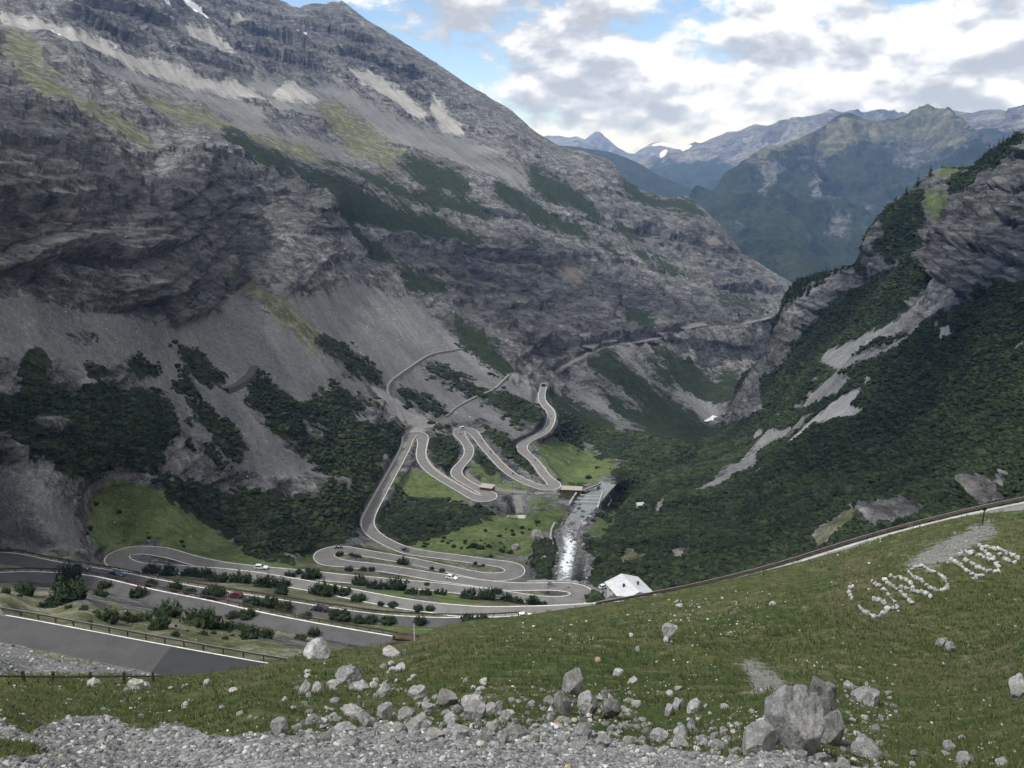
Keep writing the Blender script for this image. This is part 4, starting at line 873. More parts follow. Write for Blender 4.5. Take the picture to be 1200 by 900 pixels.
def scrub(name, body, cls, rmax, spacing, seed, rmin=0, size=1.5, blr=8, amp=1.1, keep=0):
    rng = np.random.default_rng(seed); vm = sample(blur((cls == VEG).astype(np.float32), blr), body.U, body.V)
    
    if keep: vm = vm * (sample(blur((((cls == SCREE) | (cls == PALE))).astype(np.float32), 1), body.U, body.V) < .5)
    nz = fbm(body.P / 16, 4, seed) * 1.0 + fbm(body.P / 4, 2, seed + 5) * .6; ok = vm + nz * amp * (.55 + 2.6 * vm * (1 - vm)) - .02
    sc = np.sqrt(np.clip(body.R / 400, .6, 4)); p = body.area / (spacing * sc) ** 2 * (ok > .5) * (vm > .07) * (body.R < rmax) * (body.R > rmin) * (body.w < .25)
    k = rng.poisson(np.clip(p, 0, 6)); I, J = np.nonzero(k); rep = k[I, J]; I = np.repeat(I, rep); J = np.repeat(J, rep)
    jit = rng.uniform(-.5, .5, (len(I), 2)); I2 = np.clip(I + (jit[:, 0] > 0) * 2 - 1, 0, body.P.shape[0] - 1); J2 = np.clip(J + (jit[:, 1] > 0) * 2 - 1, 0, body.P.shape[1] - 1)
    P = body.P[I, J]; P = P + (body.P[I2, J] - P) * np.abs(jit[:, :1]) + (body.P[I, J2] - P) * np.abs(jit[:, 1:])
    s = size * sc[I, J] * np.exp(rng.normal(-.08, .33, len(I))).clip(.45, 2.1); S = np.stack([s, s * rng.uniform(.8, 1.1, len(I)), s * rng.uniform(.65, 1.15, len(I))], 1)
    V, Fc = merge(CLUMP, P, S, rng); o = obj(name, np_mesh(name, V, Fc, False), M_SCRUB); tag(o, kind='stuff'); print(name, len(I)); return o
scrub('scrub', B2, C2, 1000, 1.35, 101, size=1.05, blr=2, amp=.55, keep=1)
scrub('scrub', B1, C1, 760, 1.35, 202, size=1.05)

def pine_bush(seed):
    """upright tufts of needles on short stems"""
    r = random.Random(seed); V, Fc = [], []; st = MB()
    n = 46
    for i in range(n):
        a = r.uniform(0, 2 * PI); d = math.sqrt(r.random()) * .9; bx, by = d * math.cos(a), d * math.sin(a); bz = .05 + .25 * (1 - d * d) * r.random()
        hh = (.42 + .5 * (1 - d * d)) * r.uniform(.7, 1.2); lean = .35 * d
        tip = Vector((bx + lean * math.cos(a) * hh, by + lean * math.sin(a) * hh, bz + hh)); base = Vector((bx, by, bz - .12))
        if i % 4 == 0: 
            q = Vector((bx * .4, by * .4, -.05)); w = .02
            st.add([q + Vector((-w, 0, 0)), q + Vector((w, 0, 0)), q + Vector((0, w, 0)), base], [(0, 1, 3), (1, 2, 3), (2, 0, 3)])
        for j in range(15):
            t = r.uniform(.05, 1); c = base.lerp(tip, t); rad = .26 * (1.1 - .75 * t) * r.uniform(.7, 1.2); an = r.uniform(0, 2 * PI)
            out = Vector((math.cos(an) * rad, math.sin(an) * rad, rad * r.uniform(.4, 1.1))); sd_ = Vector((-math.sin(an), math.cos(an), 0)) * rad * .33
            k = len(V); V += [c - sd_, c + sd_, c + out + sd_ * .5, c + out * 1.05 - sd_ * .3]; Fc.append((k, k + 1, k + 2, k + 3))
        k = len(V); w = .06; V += [tip + Vector((0, 0, .12)), tip + Vector((w, 0, -.1)), tip + Vector((-w * .5, w, -.1)), tip + Vector((-w * .5, -w, -.1))]; Fc += [(k, k + 1, k + 2, k + 2), ]
    for f in range(len(Fc)): pass
    V2 = np.array([tuple(x) for x in V]); me = np_mesh('crown', V2, np.array([f for f in Fc if len(set(f)) == 4]), False)
    # a dark leafy core so that little shows through
    return me, st.mesh('trunk')
BUSH = []
for s_ in range(5):
    cm, tm = pine_bush(s_ + 11); v, f = clump_templates(1, 50 + s_)[0]; cm.materials.append(M_PINE); tm.materials.append(M_BARK)
    bm = bmesh.new(); bm.from_mesh(cm); vs = [bm.verts.new(Vector(x) * .74) for x in v]; bm.verts.ensure_lookup_table()
    for t in f:
        try: bm.faces.new([vs[i] for i in t])
        except ValueError: pass
    bm.to_mesh(cm); bm.free(); BUSH.append((cm, tm))
BUSHES = [ # u, v (middle), width in photo pixels, label
 (7,693,13),(30,693,25),(62,706,30),(123,686,15),(118,697,17),(98,713,11),(162,695,20),(125,723,30),(177,683,14),(205,688,18),(222,692,14),(197,717,34),(150,725,20),(167,724,22),(188,733,26),(237,727,46),(238,742,12),(206,744,11),
 (255,678,26),(282,678,28),(197,671,22),(222,671,24),(240,673,20),(178,668,20),(250,693,30),(310,684,26),(330,684,22),(365,672,26),(330,694,17),(333,712,24),(296,705,22),(316,706,22),(273,720,18),(290,720,20),(265,735,22),(282,736,20),(292,744,26),(310,744,24),(352,747,15),(368,742,16),(358,722,18),(383,692,30),(393,720,17),
 (399,721,26),(420,727,16),(434,726,18),(455,726,20),(492,728,17),(548,724,18),(564,724,18),(446,708,9),(460,708,14),(490,713,14),(504,713,12),(420,700,20),(372,692,22),(404,693,18),(440,686,26),(464,687,26),(422,680,22),(482,694,18),(499,695,16),(516,694,18),(550,698,24),(570,698,26),(582,692,15),(472,659,16),(506,666,7),(518,668,8),(409,668,12),(426,667,12),(436,667,10),(398,651,11),(412,652,10),(420,653,8),(557,660,6),(566,662,6),(594,701,16),(532,640,7),(545,634,6),(556,640,10),(563,641,12),(573,640,8),(520,630,6),(585,628,7),(600,622,6),(612,618,7),(497,640,8),(630,612,8),(588,645,9),(598,647,8),(575,652,6),(610,606,6),(655,562,6),(690,560,9),(700,548,7),(140,600,6),(175,630,6),(112,590,9),(105,620,8),(215,640,6),(606,704,17),(624,704,18),(636,707,12),(340,674,14),(350,670,10),(500,684,8)]
def grow(body, u, v, w, i, label, group, name='dwarf_pine', hk=1.0):
    p = body.point(u, v + w * .16); r = p.length; sx = w * r / F / 2 * .88
    cm, tm = BUSH[i % len(BUSH)]; o = empty(name, p); o.rotation_euler = (0, 0, i * 1.7); o.scale = (sx, sx, sx * (1.0 + .25 * math.sin(i * 2.3)) * hk); tag(o, label, 'bush', group)
    obj('crown', cm, None, o); obj('trunk', tm, None, o)
    return o
for i, (u, v, w) in enumerate(BUSHES):
    if w >= 40: lab, gp = 'largest dark green dwarf pine in the grass below the second road', None
    elif u < 130 and 660 < v < 720: lab, gp = 'dark green dwarf pine on the grassy bank at the left, between two roads', 'dwarf pines on the left bank'
    elif v > 710 and u < 380 and v - .26 * u > 640 : lab, gp = 'dark green dwarf pine in the pale grass between the near road and the second road', 'dwarf pines below the second road'
    elif u < 345 and v > 660: lab, gp = 'dark green dwarf pine beside the road with the cars', 'dwarf pines by the road with the cars'
    elif v > 703: lab, gp = 'dark green dwarf pine between the two lowest roads near the spur', 'dwarf pines near the spur'
    elif v > 676: lab, gp = 'dark green dwarf pine in the hedge like row between the hairpins', 'dwarf pines between the hairpins'
    elif v < 656 and not (u < 425 and v > 648): lab, gp = ('small dwarf pine on the steep meadow at the left', 'dwarf pines on the left meadow') if u < 300 else ('small dwarf pine on the green meadow beside the torrent', 'dwarf pines on the valley meadow')
    else: lab, gp = 'small dwarf pine on the grass strip inside a hairpin', 'dwarf pines inside the hairpin'
    grow(B1, u, v, w, i, lab, gp)
grow(B1, 82, 682, 26, 3, 'tallest dwarf pine, a dark tree shaped one in front of the parked cars', None, 'dwarf_pine', 2.0); grow(B1, 84, 696, 44, 1, 'broad dark clump of dwarf pine under the tallest pine at the left', None); 

rb_ = random.Random(21); cnt = 0
for _ in range(400):
    u0_, v0_, w0_ = rb_.choice(BUSHES); u, v = u0_ + rb_.uniform(-26, 26), v0_ + rb_.uniform(-7, 7); w = rb_.uniform(3.5, 9) * (1.0 if v0_ > 660 else .7)
    jj = int((u - B1.u[0]) / (B1.u[1] - B1.u[0])); ii = int(np.interp(v, B1.V[:, jj], np.arange(len(B1.V))))
    if cnt >= 60 or v < 600 or B1.w[ii - 4:ii + 5, max(jj - 4, 0):jj + 5].max() > .55: continue
    grow(B1, u, v, w, cnt + 3, 'very small low dwarf pine in the rough grass by the hairpins', 'small dwarf pines in the rough grass', 'dwarf_pine', rb_.uniform(.6, 1.1)); cnt += 1
print('small bushes', cnt)
# conifers on the ridges of the right-hand mountain
def conifer(seed):
    r = random.Random(seed); V, Fc = [], []
    for lv in range(13):
        z = .12 + .84 * lv / 13; rad = .23 * (1.02 - z) ** .8 + .015
        for k in range(9):
            a = r.uniform(0, 2 * PI); q = Vector((0, 0, z + r.uniform(-.02, .03))); o_ = Vector((math.cos(a), math.sin(a), -.35)) * rad * r.uniform(.7, 1.2); s_ = Vector((-math.sin(a), math.cos(a), 0)) * rad * .38
            b = len(V); V += [q, q + o_ * .6 + s_, q + o_, q + o_ * .6 - s_]; Fc.append((b, b + 1, b + 2, b + 3))
    b = len(V); V += [Vector((.03, 0, .93)), Vector((-.02, .02, .93)), Vector((-.02, -.02, .93)), Vector((0, 0, 1.03))]; Fc.append((b, b + 1, b + 3, b + 2))
    me = np_mesh('crown', np.array([tuple(x) for x in V]), np.array(Fc), False); me.materials.append(M_PINE)
    mb = MB(); mb.cyl((0, 0, .3), .028, .66, 'z', 6, .008); tm = mb.mesh('trunk'); tm.materials.append(M_BARK); return me, tm
CON = [conifer(s) for s in (1, 2, 3, 4)]
spots = [(925,343),(929,338),(934,334),(939,331),(944,333),(949,329),(954,327),(958,329),(963,324),(968,324),(972,322),(978,320),(931,345),(937,341),(943,340),(950,338),(957,335),(964,332),(922,352),(928,351),(934,349),(985,318),(941,347),(948,345),
         (1143,195),(1147,192),(1152,188),(1158,183),(1163,180),(1169,176),(1174,173),(1180,170),(1186,167),(1192,162),(1150,197),(1157,192),(1165,187),(1173,182),(1182,176),(1190,171),(1062,227),(1050,238),(1075,217),(1090,206)]
for i, (u, v) in enumerate(spots):
    p = B2.point(u, v + 1.5); hgt = random.uniform(8, 13) * (1.15 if u < 1000 else .95)
    o = empty('conifer', p - Vector((0, 0, .6))); o.scale = (hgt * 1.15, hgt * 1.15, hgt); o.rotation_euler = (0, 0, i * 1.3)
    tag(o, 'dark conifer in the stand on the ledge above the gorge' if u < 1000 else 'dark conifer on the skyline ridge of the right mountain', 'tree', 'conifers above the gorge' if u < 1000 else 'conifers on the right skyline')
    cm, tm = CON[i % 4]; obj('crown', cm, None, o); obj('trunk', tm, None, o)

# ----------------------------------------------------------------------------- rocks
def rock_mat():
    m, nt, b = new_mat('limestone'); g = G(nt); P = g.pos(); oi = g.n('ShaderNodeObjectInfo')
    n1 = g.noise(P, 1.6, 6, .65, .4); n2 = g.noise(P, 9.0, 4, .7); 
    t = g.math('ADD', g.math('MULTIPLY', n1, .6), g.math('MULTIPLY', n2, .4))
    c = g.ramp(t, [(.33, (.085, .085, .086)), (.45, (.19, .189, .186)), (.56, (.29, .288, .28)), (.7, (.43, .425, .41))])
    k = g.n('ShaderNodeHueSaturation'); g.put(k.inputs['Color'], c); g.put(k.inputs['Value'], oi.outputs['Color'])
    mul = g.n('ShaderNodeMix', data_type='RGBA', blend_type='MULTIPLY'); mul.inputs[0].default_value = 1; g.put(mul.inputs[6], c); g.put(mul.inputs[7], oi.outputs['Color'])
    g.put(b.inputs['Base Color'], mul.outputs[2]); g.put(b.inputs['Normal'], g.bump(t, .9, .2)); b.inputs['Roughness'].default_value = .9; b.inputs['Specular IOR Level'].default_value = .15
    return m
M_ROCK = rock_mat()
def rock_mesh(seed, sub=5, cuts=12, rough=.085, name='boulder'):
    r = np.random.default_rng(seed); v, f = ico(sub); v = v.copy()
    for _ in range(cuts):
        n = r.normal(size=3); n /= np.linalg.norm(n); d = r.uniform(.42, .82); s = v @ n; over = np.clip(s - d, 0, None); v -= over[:, None] * n * .985
    v += v / np.linalg.norm(v, axis=1, keepdims=True) * (fbm(v * 1.7 + seed, 3, seed)[:, None] * rough * 1.4 + fbm(v * 4 + seed, 5, seed + 3, ridged=True, gain=.6)[:, None] * rough * .9)
    v /= np.abs(v).max(0)
    me = np_mesh(name, v, f, True); me.materials.append(M_ROCK); return me
ROCKS = [rock_mesh(s) for s in range(12)]; SMALL = [rock_mesh(40 + s, 3, 9, .07, 'stone') for s in range(10)]
def put_rock(name, me, body, u, v, w, h, label, cat, group=None, col=(1, 1, 1), i=0, yaw=None, tilt=.25, sink=.25):
    p = body.point(u, v + h * .32); r = p.length; sx = w * r / F / 2; sz = max(.55 * sx, .62 * h * r / F)
    o = obj(name, me, None); rr = random.Random(i * 7 + int(u)); a = rr.uniform(0, 2 * PI) if yaw is None else yaw
    o.rotation_euler = (rr.uniform(-tilt, tilt), rr.uniform(-tilt, tilt), a if abs(sx - sz) < .3 * sx else (a if yaw is not None else rr.choice([0, PI]) + rr.uniform(-.4, .4)))
    o.scale = (sx, sx * rr.uniform(.75, 1.0), sz); o.location = p + Vector((0, 0, sz * (1 - 2 * sink) * .75))
    o.color = (*[x * 1.15 for x in col], 1); tag(o, label, cat, group); return o

BIG = [ # u, v, w, h, label, tint
 (917,846,76,92,'largest boulder, a tall grey slab of rock leaning in the turf above the gravel',(.78,.77,.75)),
 (957,824,34,52,'shaded rounded rock lobe standing against the right side of the largest boulder',(.55,.54,.53)),  # low tint puts the shade on this side of the boulder into the colour
 (974,857,34,38,'low broken grey rock at the right foot of the largest boulder',(.72,.71,.7)),
 (889,871,46,32,'broad flat topped grey boulder at the left foot of the largest boulder',(.95,.94,.92)),
 (1011,815,38,26,'flat weathered rock outcrop in the turf right of the largest boulder',(.85,.84,.82)),
 (1010,876,33,24,'pale chunky rock at the gravel edge under the flat outcrop',(1.05,1.04,1.02)),
 (1194,808,24,34,'pale slab of rock in the grass at the right edge of the picture',(1.25,1.24,1.2)),
 (376,764,36,22,'large pale rock on the crest of the spur beside the end of the second road',(1.2,1.18,1.15)),
 (460,769,25,12,'pale flat slab lying on top of a small heap of stones',(1.15,1.13,1.1)),
 (408,793,30,21,'rounded mottled grey boulder in the grass left of the stone heap',(.85,.85,.86)),
 (327,855,19,21,'pale square block at the upper left edge of the gravel',(1.3,1.28,1.24)),
 (415,833,31,16,'pale wedge shaped rock in the middle of the turf edge',(1.2,1.18,1.15)),
 (521,821,30,26,'smooth brownish grey boulder leaning over the rock jumble',(.8,.77,.73)),
 (492,817,25,15,'pale flat topped rock left of the smooth leaning boulder',(1.2,1.18,1.14)),
 (673,806,28,33,'tallest pointed boulder of the middle group of rocks',(.85,.84,.83)),
 (660,826,21,31,'narrow upright slab at the left of the middle group of rocks',(.85,.83,.8)),
 (687,829,28,33,'rounded pale boulder in the middle of the middle group of rocks',(1.1,1.09,1.07)),
 (712,833,26,29,'dark fronted square boulder at the right of the middle group of rocks',(.7,.69,.67)),
 (684,855,30,24,'broad cracked rock at the foot of the middle group of rocks',(.9,.88,.86)),
 (607,857,31,25,'wide rounded boulder on the gravel between the two rock groups',(.9,.9,.88)),
 (784,741,20,17,'grey lichen mottled rock alone high on the grass slope',(.95,.95,.95)),
 (567,803,12,10,'round pinkish white stone in the grass above the rock jumble',(1.7,1.6,1.5)),
 (700,773,8,7,'small ochre brown stone alone in the green turf',(1.7,1.2,.7)),
 (811,848,13,12,'bluish grey stone among the paler stones near the gravel',(.75,.82,.92)),
 (640,861,8,10,'bright white stone chip at the edge of the gravel',(2.2,2.2,2.15)),
 (653,848,13,11,'ochre stained stone at the foot of the narrow upright slab',(1.3,1.05,.75)),
 (1102,754,15,12,'grey flat stone on the slope below the stone letters',(.95,.95,.96)),
 (1114,763,12,13,'second grey stone touching the flat stone below the letters',(.95,.95,.96)),
]
for i, (u, v, w, h, lab, c) in enumerate(BIG): put_rock('boulder', ROCKS[i % 12], BK, u, v, w, h, lab, 'boulder', None, c, i, sink=.2)
MEDG = {'a': ('grey boulder in the jumble where the turf meets the gravel', 'boulders along the gravel edge'), 'b': ('grey stone lying loose in the short turf', 'stones loose in the turf'), 'c': ('stone in the small heap on the spur', 'stones of the small heap')}
MED = [(471,780,16,13,'c'),(457,785,13,11,'c'),(449,779,8,7,'c'),(459,777,9,6,'c'),(484,792,11,10,'c'),(392,803,16,13,'b'),(357,811,16,24,'b'),(370,811,17,16,'b'),(361,788,9,7,'b'),(361,796,9,6,'b'),(332,823,8,5,'b'),(343,831,9,7,'b'),(423,807,20,13,'b'),(437,803,12,9,'b'),(452,813,19,23,'b'),(460,808,8,8,'b'),
 (367,843,20,15,'a'),(348,851,15,11,'a'),(453,837,24,21,'a'),(477,839,25,20,'a'),(495,841,17,16,'a'),(503,832,16,13,'a'),(431,845,24,19,'a'),(407,853,27,15,'a'),(529,845,20,16,'a'),(524,836,13,9,'a'),(536,832,12,13,'a'),(553,821,29,21,'a'),(559,837,29,21,'a'),(575,832,15,16,'a'),(585,829,12,13,'a'),(591,844,21,16,'a'),(591,867,13,13,'a'),(547,800,8,8,'b'),
 (484,852,24,13,'a'),(540,861,24,16,'a'),(565,867,18,16,'a'),(465,853,19,13,'a'),(436,861,11,13,'a'),(484,867,16,10,'a'),(641,823,14,16,'a'),(635,813,8,7,'a'),(644,840,12,10,'a'),(621,847,9,7,'a'),(729,853,13,11,'a'),(724,787,14,11,'b'),(742,797,13,12,'b'),(747,759,8,7,'b'),(781,751,7,10,'b'),(739,743,8,6,'b'),
 (747,828,16,12,'b'),(784,835,10,16,'b'),(795,828,17,16,'b'),(814,831,18,16,'b'),(795,807,10,8,'b'),(785,812,10,8,'b'),(823,863,15,13,'a'),(799,859,22,15,'a'),(772,861,22,14,'a'),(795,868,24,18,'a'),(837,860,10,9,'b'),(849,859,10,9,'b'),(849,829,10,8,'b'),(828,829,6,6,'b'),(753,843,10,6,'b'),(881,836,7,7,'b'),(753,864,9,7,'a'),(737,867,16,10,'a'),(705,869,21,12,'a'),
 (996,801,14,10,'b'),(1033,843,6,8,'b'),(1036,825,9,7,'b'),(1032,871,9,11,'b'),(1113,875,13,13,'b'),(1130,893,20,16,'b'),(1071,883,8,8,'b'),(1127,865,7,6,'b'),(1171,894,14,12,'b'),(1108,882,9,5,'b'),(1078,855,5,5,'b'),(1070,895,9,8,'b'),
 (161,803,20,13,'b'),(148,807,9,7,'b'),(171,803,14,12,'b'),(109,799,15,10,'b'),(243,807,9,7,'b'),(274,809,11,5,'b'),(261,831,11,7,'b'),(283,838,9,6,'b'),(201,808,7,4,'b'),(165,841,8,4,'b'),(215,812,5,5,'b'),(293,839,7,5,'b'),(218,829,12,9,'b'),(905,708,10,5,'b'),(796,710,9,6,'b'),(645,752,6,5,'b'),
 (380,862,18,12,'a'),(410,869,20,11,'a'),(455,868,22,14,'a'),(508,861,22,14,'a'),(515,873,16,10,'a'),(575,853,20,15,'a'),(625,866,16,11,'a'),(662,866,18,14,'a'),(680,876,14,9,'a'),(720,880,14,8,'a'),(755,877,16,9,'a'),(840,874,16,11,'a'),(862,880,16,11,'a'),(915,893,18,12,'a'),(940,890,16,12,'a'),(960,888,16,12,'a'),(990,895,16,10,'a')]
rr_ = random.Random(5)
for i, (u, v, w, h, k) in enumerate(MED):
    t = rr_.uniform(.95, 1.45) * (1.15 if k == 'b' else 1); lab, gp = MEDG[k]
    put_rock('boulder' if k != 'b' else 'stone', (ROCKS if w > 12 else SMALL)[i % 10], BK, u, v, w, h, lab, 'boulder' if k != 'b' else 'stone', gp, (t, t * rr_.uniform(.97, 1.0), t * rr_.uniform(.92, 1)), i + 100)
# rock on the river bank and by the stream
for u, v, w, h, lab in ((631, 629, 18, 14, 'grey rock standing on the grass bank beside the torrent'), (637, 655, 8, 5, 'white rock lying in the bushes left of the rapids'), (603, 641, 12, 8, 'low grey rock in the meadow left of the torrent')):
    put_rock('boulder', ROCKS[3], B1, u, v, w, h, lab, 'boulder', None, (1.05, 1, .98), int(u))

# ---- the words laid out in stones on the slope: each stone is a thing of its own
Z = lambda pts: [(960 + x / 5, 600 + y / 5) for x, y in pts]
LETTERS = [
 ('G', [[(195,435),(170,460),(180,485),(195,510)],[(235,565),(258,592),(300,618),(340,632),(385,605),(405,585),(388,555),(350,530),(305,535)]], 9.0),
 ('I', [[(312,408),(345,432),(370,455),(400,490),(430,530),(455,562),(472,602)],[(420,582),(455,576)]], 6.8),
 ('R', [[(388,400),(415,430),(445,460),(480,495),(520,525),(548,556)],[(415,376),(460,385),(500,405),(540,440),(552,466),(505,462),(460,462)],[(545,485),(590,490),(622,496),(658,522)]], 8.0),
 ('O', [[(525,350),(560,325),(610,318),(650,340),(690,355),(725,385),(745,415),(748,450),(710,470),(670,460),(630,440),(590,410),(550,385),(528,352)]], 6.8),
 ('T', [[(752,292),(756,280)],[(770,270),(800,285),(840,315),(870,345),(910,370),(965,376)],[(905,392),(925,380)]], 7.0),
 ('O', [[(820,245),(860,230),(905,240),(960,255),(1010,275),(1042,300),(1045,335),(1000,345),(960,330),(920,310),(880,280),(845,262)]], 9.0),
 ('R', [[(935,198),(990,205),(1050,212)],[(945,208),(985,235),(1030,258)],[(1050,210),(1100,230),(1150,245),(1180,262)],[(1060,240),(1100,265),(1140,282),(1150,270)]], 7.5)]
WHICH = ['curving first letter, lowest of the row', 'straight second letter of the row', 'third letter, an R with a leg', 'clean oval O of small stones', 'hooked stroke starting the second word', 'second oval, made of heavier stones', 'last letter, nearest the guard rail']
i = 0
for (ch_, strokes, sz), wh in zip(LETTERS, WHICH):
    for st_ in strokes:
        s = polyline(Z(st_), .5) if len(st_) > 2 else np.linspace(*np.array(Z(st_)), 8); L_ = np.concatenate([[0], np.cumsum(np.hypot(*np.diff(s, axis=0).T))]); d = 0.0
        while d <= L_[-1]:
            w = sz * .68 * rr_.uniform(.65, 1.25); u = np.interp(d, L_, s[:, 0]) + rr_.uniform(-.5, .5); v = np.interp(d, L_, s[:, 1]) + rr_.uniform(-.4, .4)
            t = rr_.uniform(1.15, 1.9); put_rock('stone', SMALL[i % 10], BK, u, v, w, w * .8, 'pale stone laid in the ' + wh, 'stone', 'stones of the ' + wh, (t, t, t * .97), i + 400, sink=.1, tilt=.5); i += 1; d += w * .78
print('letter stones', i)

# ---- gravel and stone crumbs nobody could count
def pebble_templates(k, seed):
    r = np.random.default_rng(seed); out = []
    for _ in range(k):
        v = IV0.copy(); 
        for _ in range(5):
            n = r.normal(size=3); n /= np.linalg.norm(n); s = v @ n; v = v - np.clip(s - r.uniform(.4, .8), 0, None)[:, None] * n
        out.append((v / np.abs(v).max(0) * r.uniform(.75, 1, 3), IF0))
    return out
PEB = pebble_templates(10, 9)
def stone_stuff_mat():
    m, nt, b = new_mat('gravel_stone'); g = G(nt); ge = g.n('ShaderNodeNewGeometry'); P = g.pos(); R_ = ge.outputs['Random Per Island']
    c = g.ramp(R_, [(.0, (.085, .085, .087)), (.35, (.15, .149, .147)), (.7, (.215, .212, .206)), (.9, (.3, .295, .28)), (.97, (.48, .47, .45)), (1.0, (.3, .24, .16))])
    n = g.noise(P, 14, 4, .7); mul = g.n('ShaderNodeMix', data_type='RGBA', blend_type='MULTIPLY'); mul.inputs[0].default_value = 1; g.put(mul.inputs[6], c); g.put(mul.inputs[7], g.ramp(n, [(.3, (.6, .6, .6)), (.65, (1.2, 1.2, 1.2))]))
    g.put(b.inputs['Base Color'], mul.outputs[2]); b.inputs['Roughness'].default_value = .9; b.inputs['Specular IOR Level'].default_value = .15; return m
M_PEB = stone_stuff_mat()
def strew(name, body, weight, per_px, sizes, seed, mat=M_PEB):
    """stones per photo pixel of ground times weight; sizes in pixels (lo, hi, power)"""
    rng = np.random.default_rng(seed); du = body.u[1] - body.u[0]; dv = np.gradient(body.V, axis=0); vis = (body.U > -160) & (body.U < 1360) & (body.V < 1010)
    k = rng.poisson(np.clip(weight, 0, 1) * per_px * du * dv * vis); I, J = np.nonzero(k); rep = k[I, J]; I = np.repeat(I, rep); J = np.repeat(J, rep)
    I2 = np.clip(I + 1, 0, body.P.shape[0] - 1); J2 = np.clip(J + 1, 0, body.P.shape[1] - 1); a = rng.random((len(I), 1)); c = rng.random((len(I), 1))
    P = body.P[I, J] * (1 - a) * (1 - c) + body.P[I2, J] * a * (1 - c) + body.P[I, J2] * (1 - a) * c + body.P[I2, J2] * a * c
    lo, hi, pw = sizes; s = (lo + (hi - lo) * rng.random(len(I)) ** pw) * body.R[I, J] / F / 2
    S = np.stack([s, s * rng.uniform(.65, 1, len(I)), s * rng.uniform(.5, .9, len(I))], 1); P[:, 2] += S[:, 2] * .3
    V, Fc = merge(PEB, P, S, rng); o = obj(name, np_mesh(name, V, Fc, False), mat); tag(o, kind='stuff'); print(name, len(I)); return o
wP = sample(blur((CK == PALE).astype(np.float32), 6), BK.U, BK.V); wS = sample(blur((CK == SCREE).astype(np.float32), 3), BK.U, BK.V)
nz = fbm(BK.P / 1.3, 3, 91)
strew('gravel', BK, smooth(.35, .75, wP + nz * .45) * (.55 + .45 * smooth(-.3, .3, fbm(BK.P / 3, 2, 93))), .6, (1.0, 9, 5.5), 301)
strew('gravel', BK, smooth(.35, .8, wS * .9 + nz * .9), .09, (1.2, 4, 2.6), 302)
wj = np.zeros((RH, RW), np.float32)
for (x0, y0, x1, y1, d) in ((345, 838, 660, 872, 1.0), (400, 815, 640, 845, .45), (630, 815, 740, 870, .9), (730, 845, 900, 885, .6), (880, 862, 1040, 900, .7), (350, 800, 470, 840, .25), (960, 800, 1045, 880, .35)): wj[int(y0 - VY0):int(y1 - VY0), int(x0 - UX0):int(x1 - UX0)] = d
strew('rubble', BK, sample(blur(wj, 6), BK.U, BK.V), .06, (3.0, 13, 2.4), 307)
# small pale stones scattered over the turf, thicker in the patches where the photo shows them
dens = np.zeros((RH, RW), np.float32)
for (x0, y0, x1, y1, d) in ((585,728,720,762,.6),(690,700,800,735,.35),(790,700,870,725,.5),(800,720,890,750,.55),(950,755,985,785,.5),(840,690,960,715,.25),(1005,770,1020,780,.6),(430,740,600,765,.25),(320,775,470,800,.25),(0,800,230,850,.5),(230,800,330,842,.3),(330,790,640,830,.3),(600,760,860,850,.3),(860,830,900,870,.5),(1020,850,1200,900,.22),(-150,790,1350,1000,.05),(900,700,1200,860,.05),(960,625,1060,690,.2),(995,790,1045,880,.3)):
    dens[int(y0 - VY0):int(y1 - VY0), int(x0 - UX0):int(x1 - UX0)] += d
wD = sample(blur(dens, 7), BK.U, BK.V) * smooth(-.25, .45, fbm(BK.P / 2.6, 3, 95))
m2 = M_PEB.copy(); m2.name = 'pale_stone'; 
for n_2 in m2.node_tree.nodes:
    if n_2.type == 'VALTORGB' and len(n_2.color_ramp.elements) == 6:
        for e_, c_ in zip(n_2.color_ramp.elements, ((.2,.2,.2),(.32,.315,.3),(.42,.41,.39),(.55,.54,.5),(.66,.65,.6),(.5,.4,.26))): e_.color = (*c_, 1)
strew('loose_stones', BK, wD, .085, (1.2, 4.2, 2.4), 303, m2)
# boulders and blocks on the scree of the mountain and by the roads
w1 = sample(blur(((C1 == SCREE) | (C1 == DRY) | (C1 == GRASS)).astype(np.float32), 3), B1.U, B1.V) * (B1.w < .2) * (B1.V > 330) * smooth(-.2, .5, fbm(B1.P / 22, 3, 97))
strew('loose_stones', B1, w1, .02, (.8, 2.6, 3), 304, m2)
wb = sample(blur((C1 == SCREE).astype(np.float32), 2), B1.U, B1.V) * (((B1.V > 595) & (B1.U > 630) & (B1.U < 700)) | ((B1.V > 748) & (B1.U < 215)))
strew('gravel', B1, wb * (B1.w < .97), .1, (1.2, 6, 2.6), 305)

cr = np.zeros((RH, RW), np.uint8); stroke(cr, [tuple(p) for p in RIV[::4, :2] if p[1] > 598], 27, 1); ci = np.zeros((RH, RW), np.uint8); stroke(ci, [tuple(p) for p in RIV[::4, :2] if p[1] > 598], 9, 1)
wr = sample(blur((cr > 0).astype(np.float32), 2), B1.U, B1.V) * (1 - .72 * sample(blur((ci > 0).astype(np.float32), 2), B1.U, B1.V))
strew('river_stones', B1, wr, .075, (1.6, 8.5, 2.6), 309)
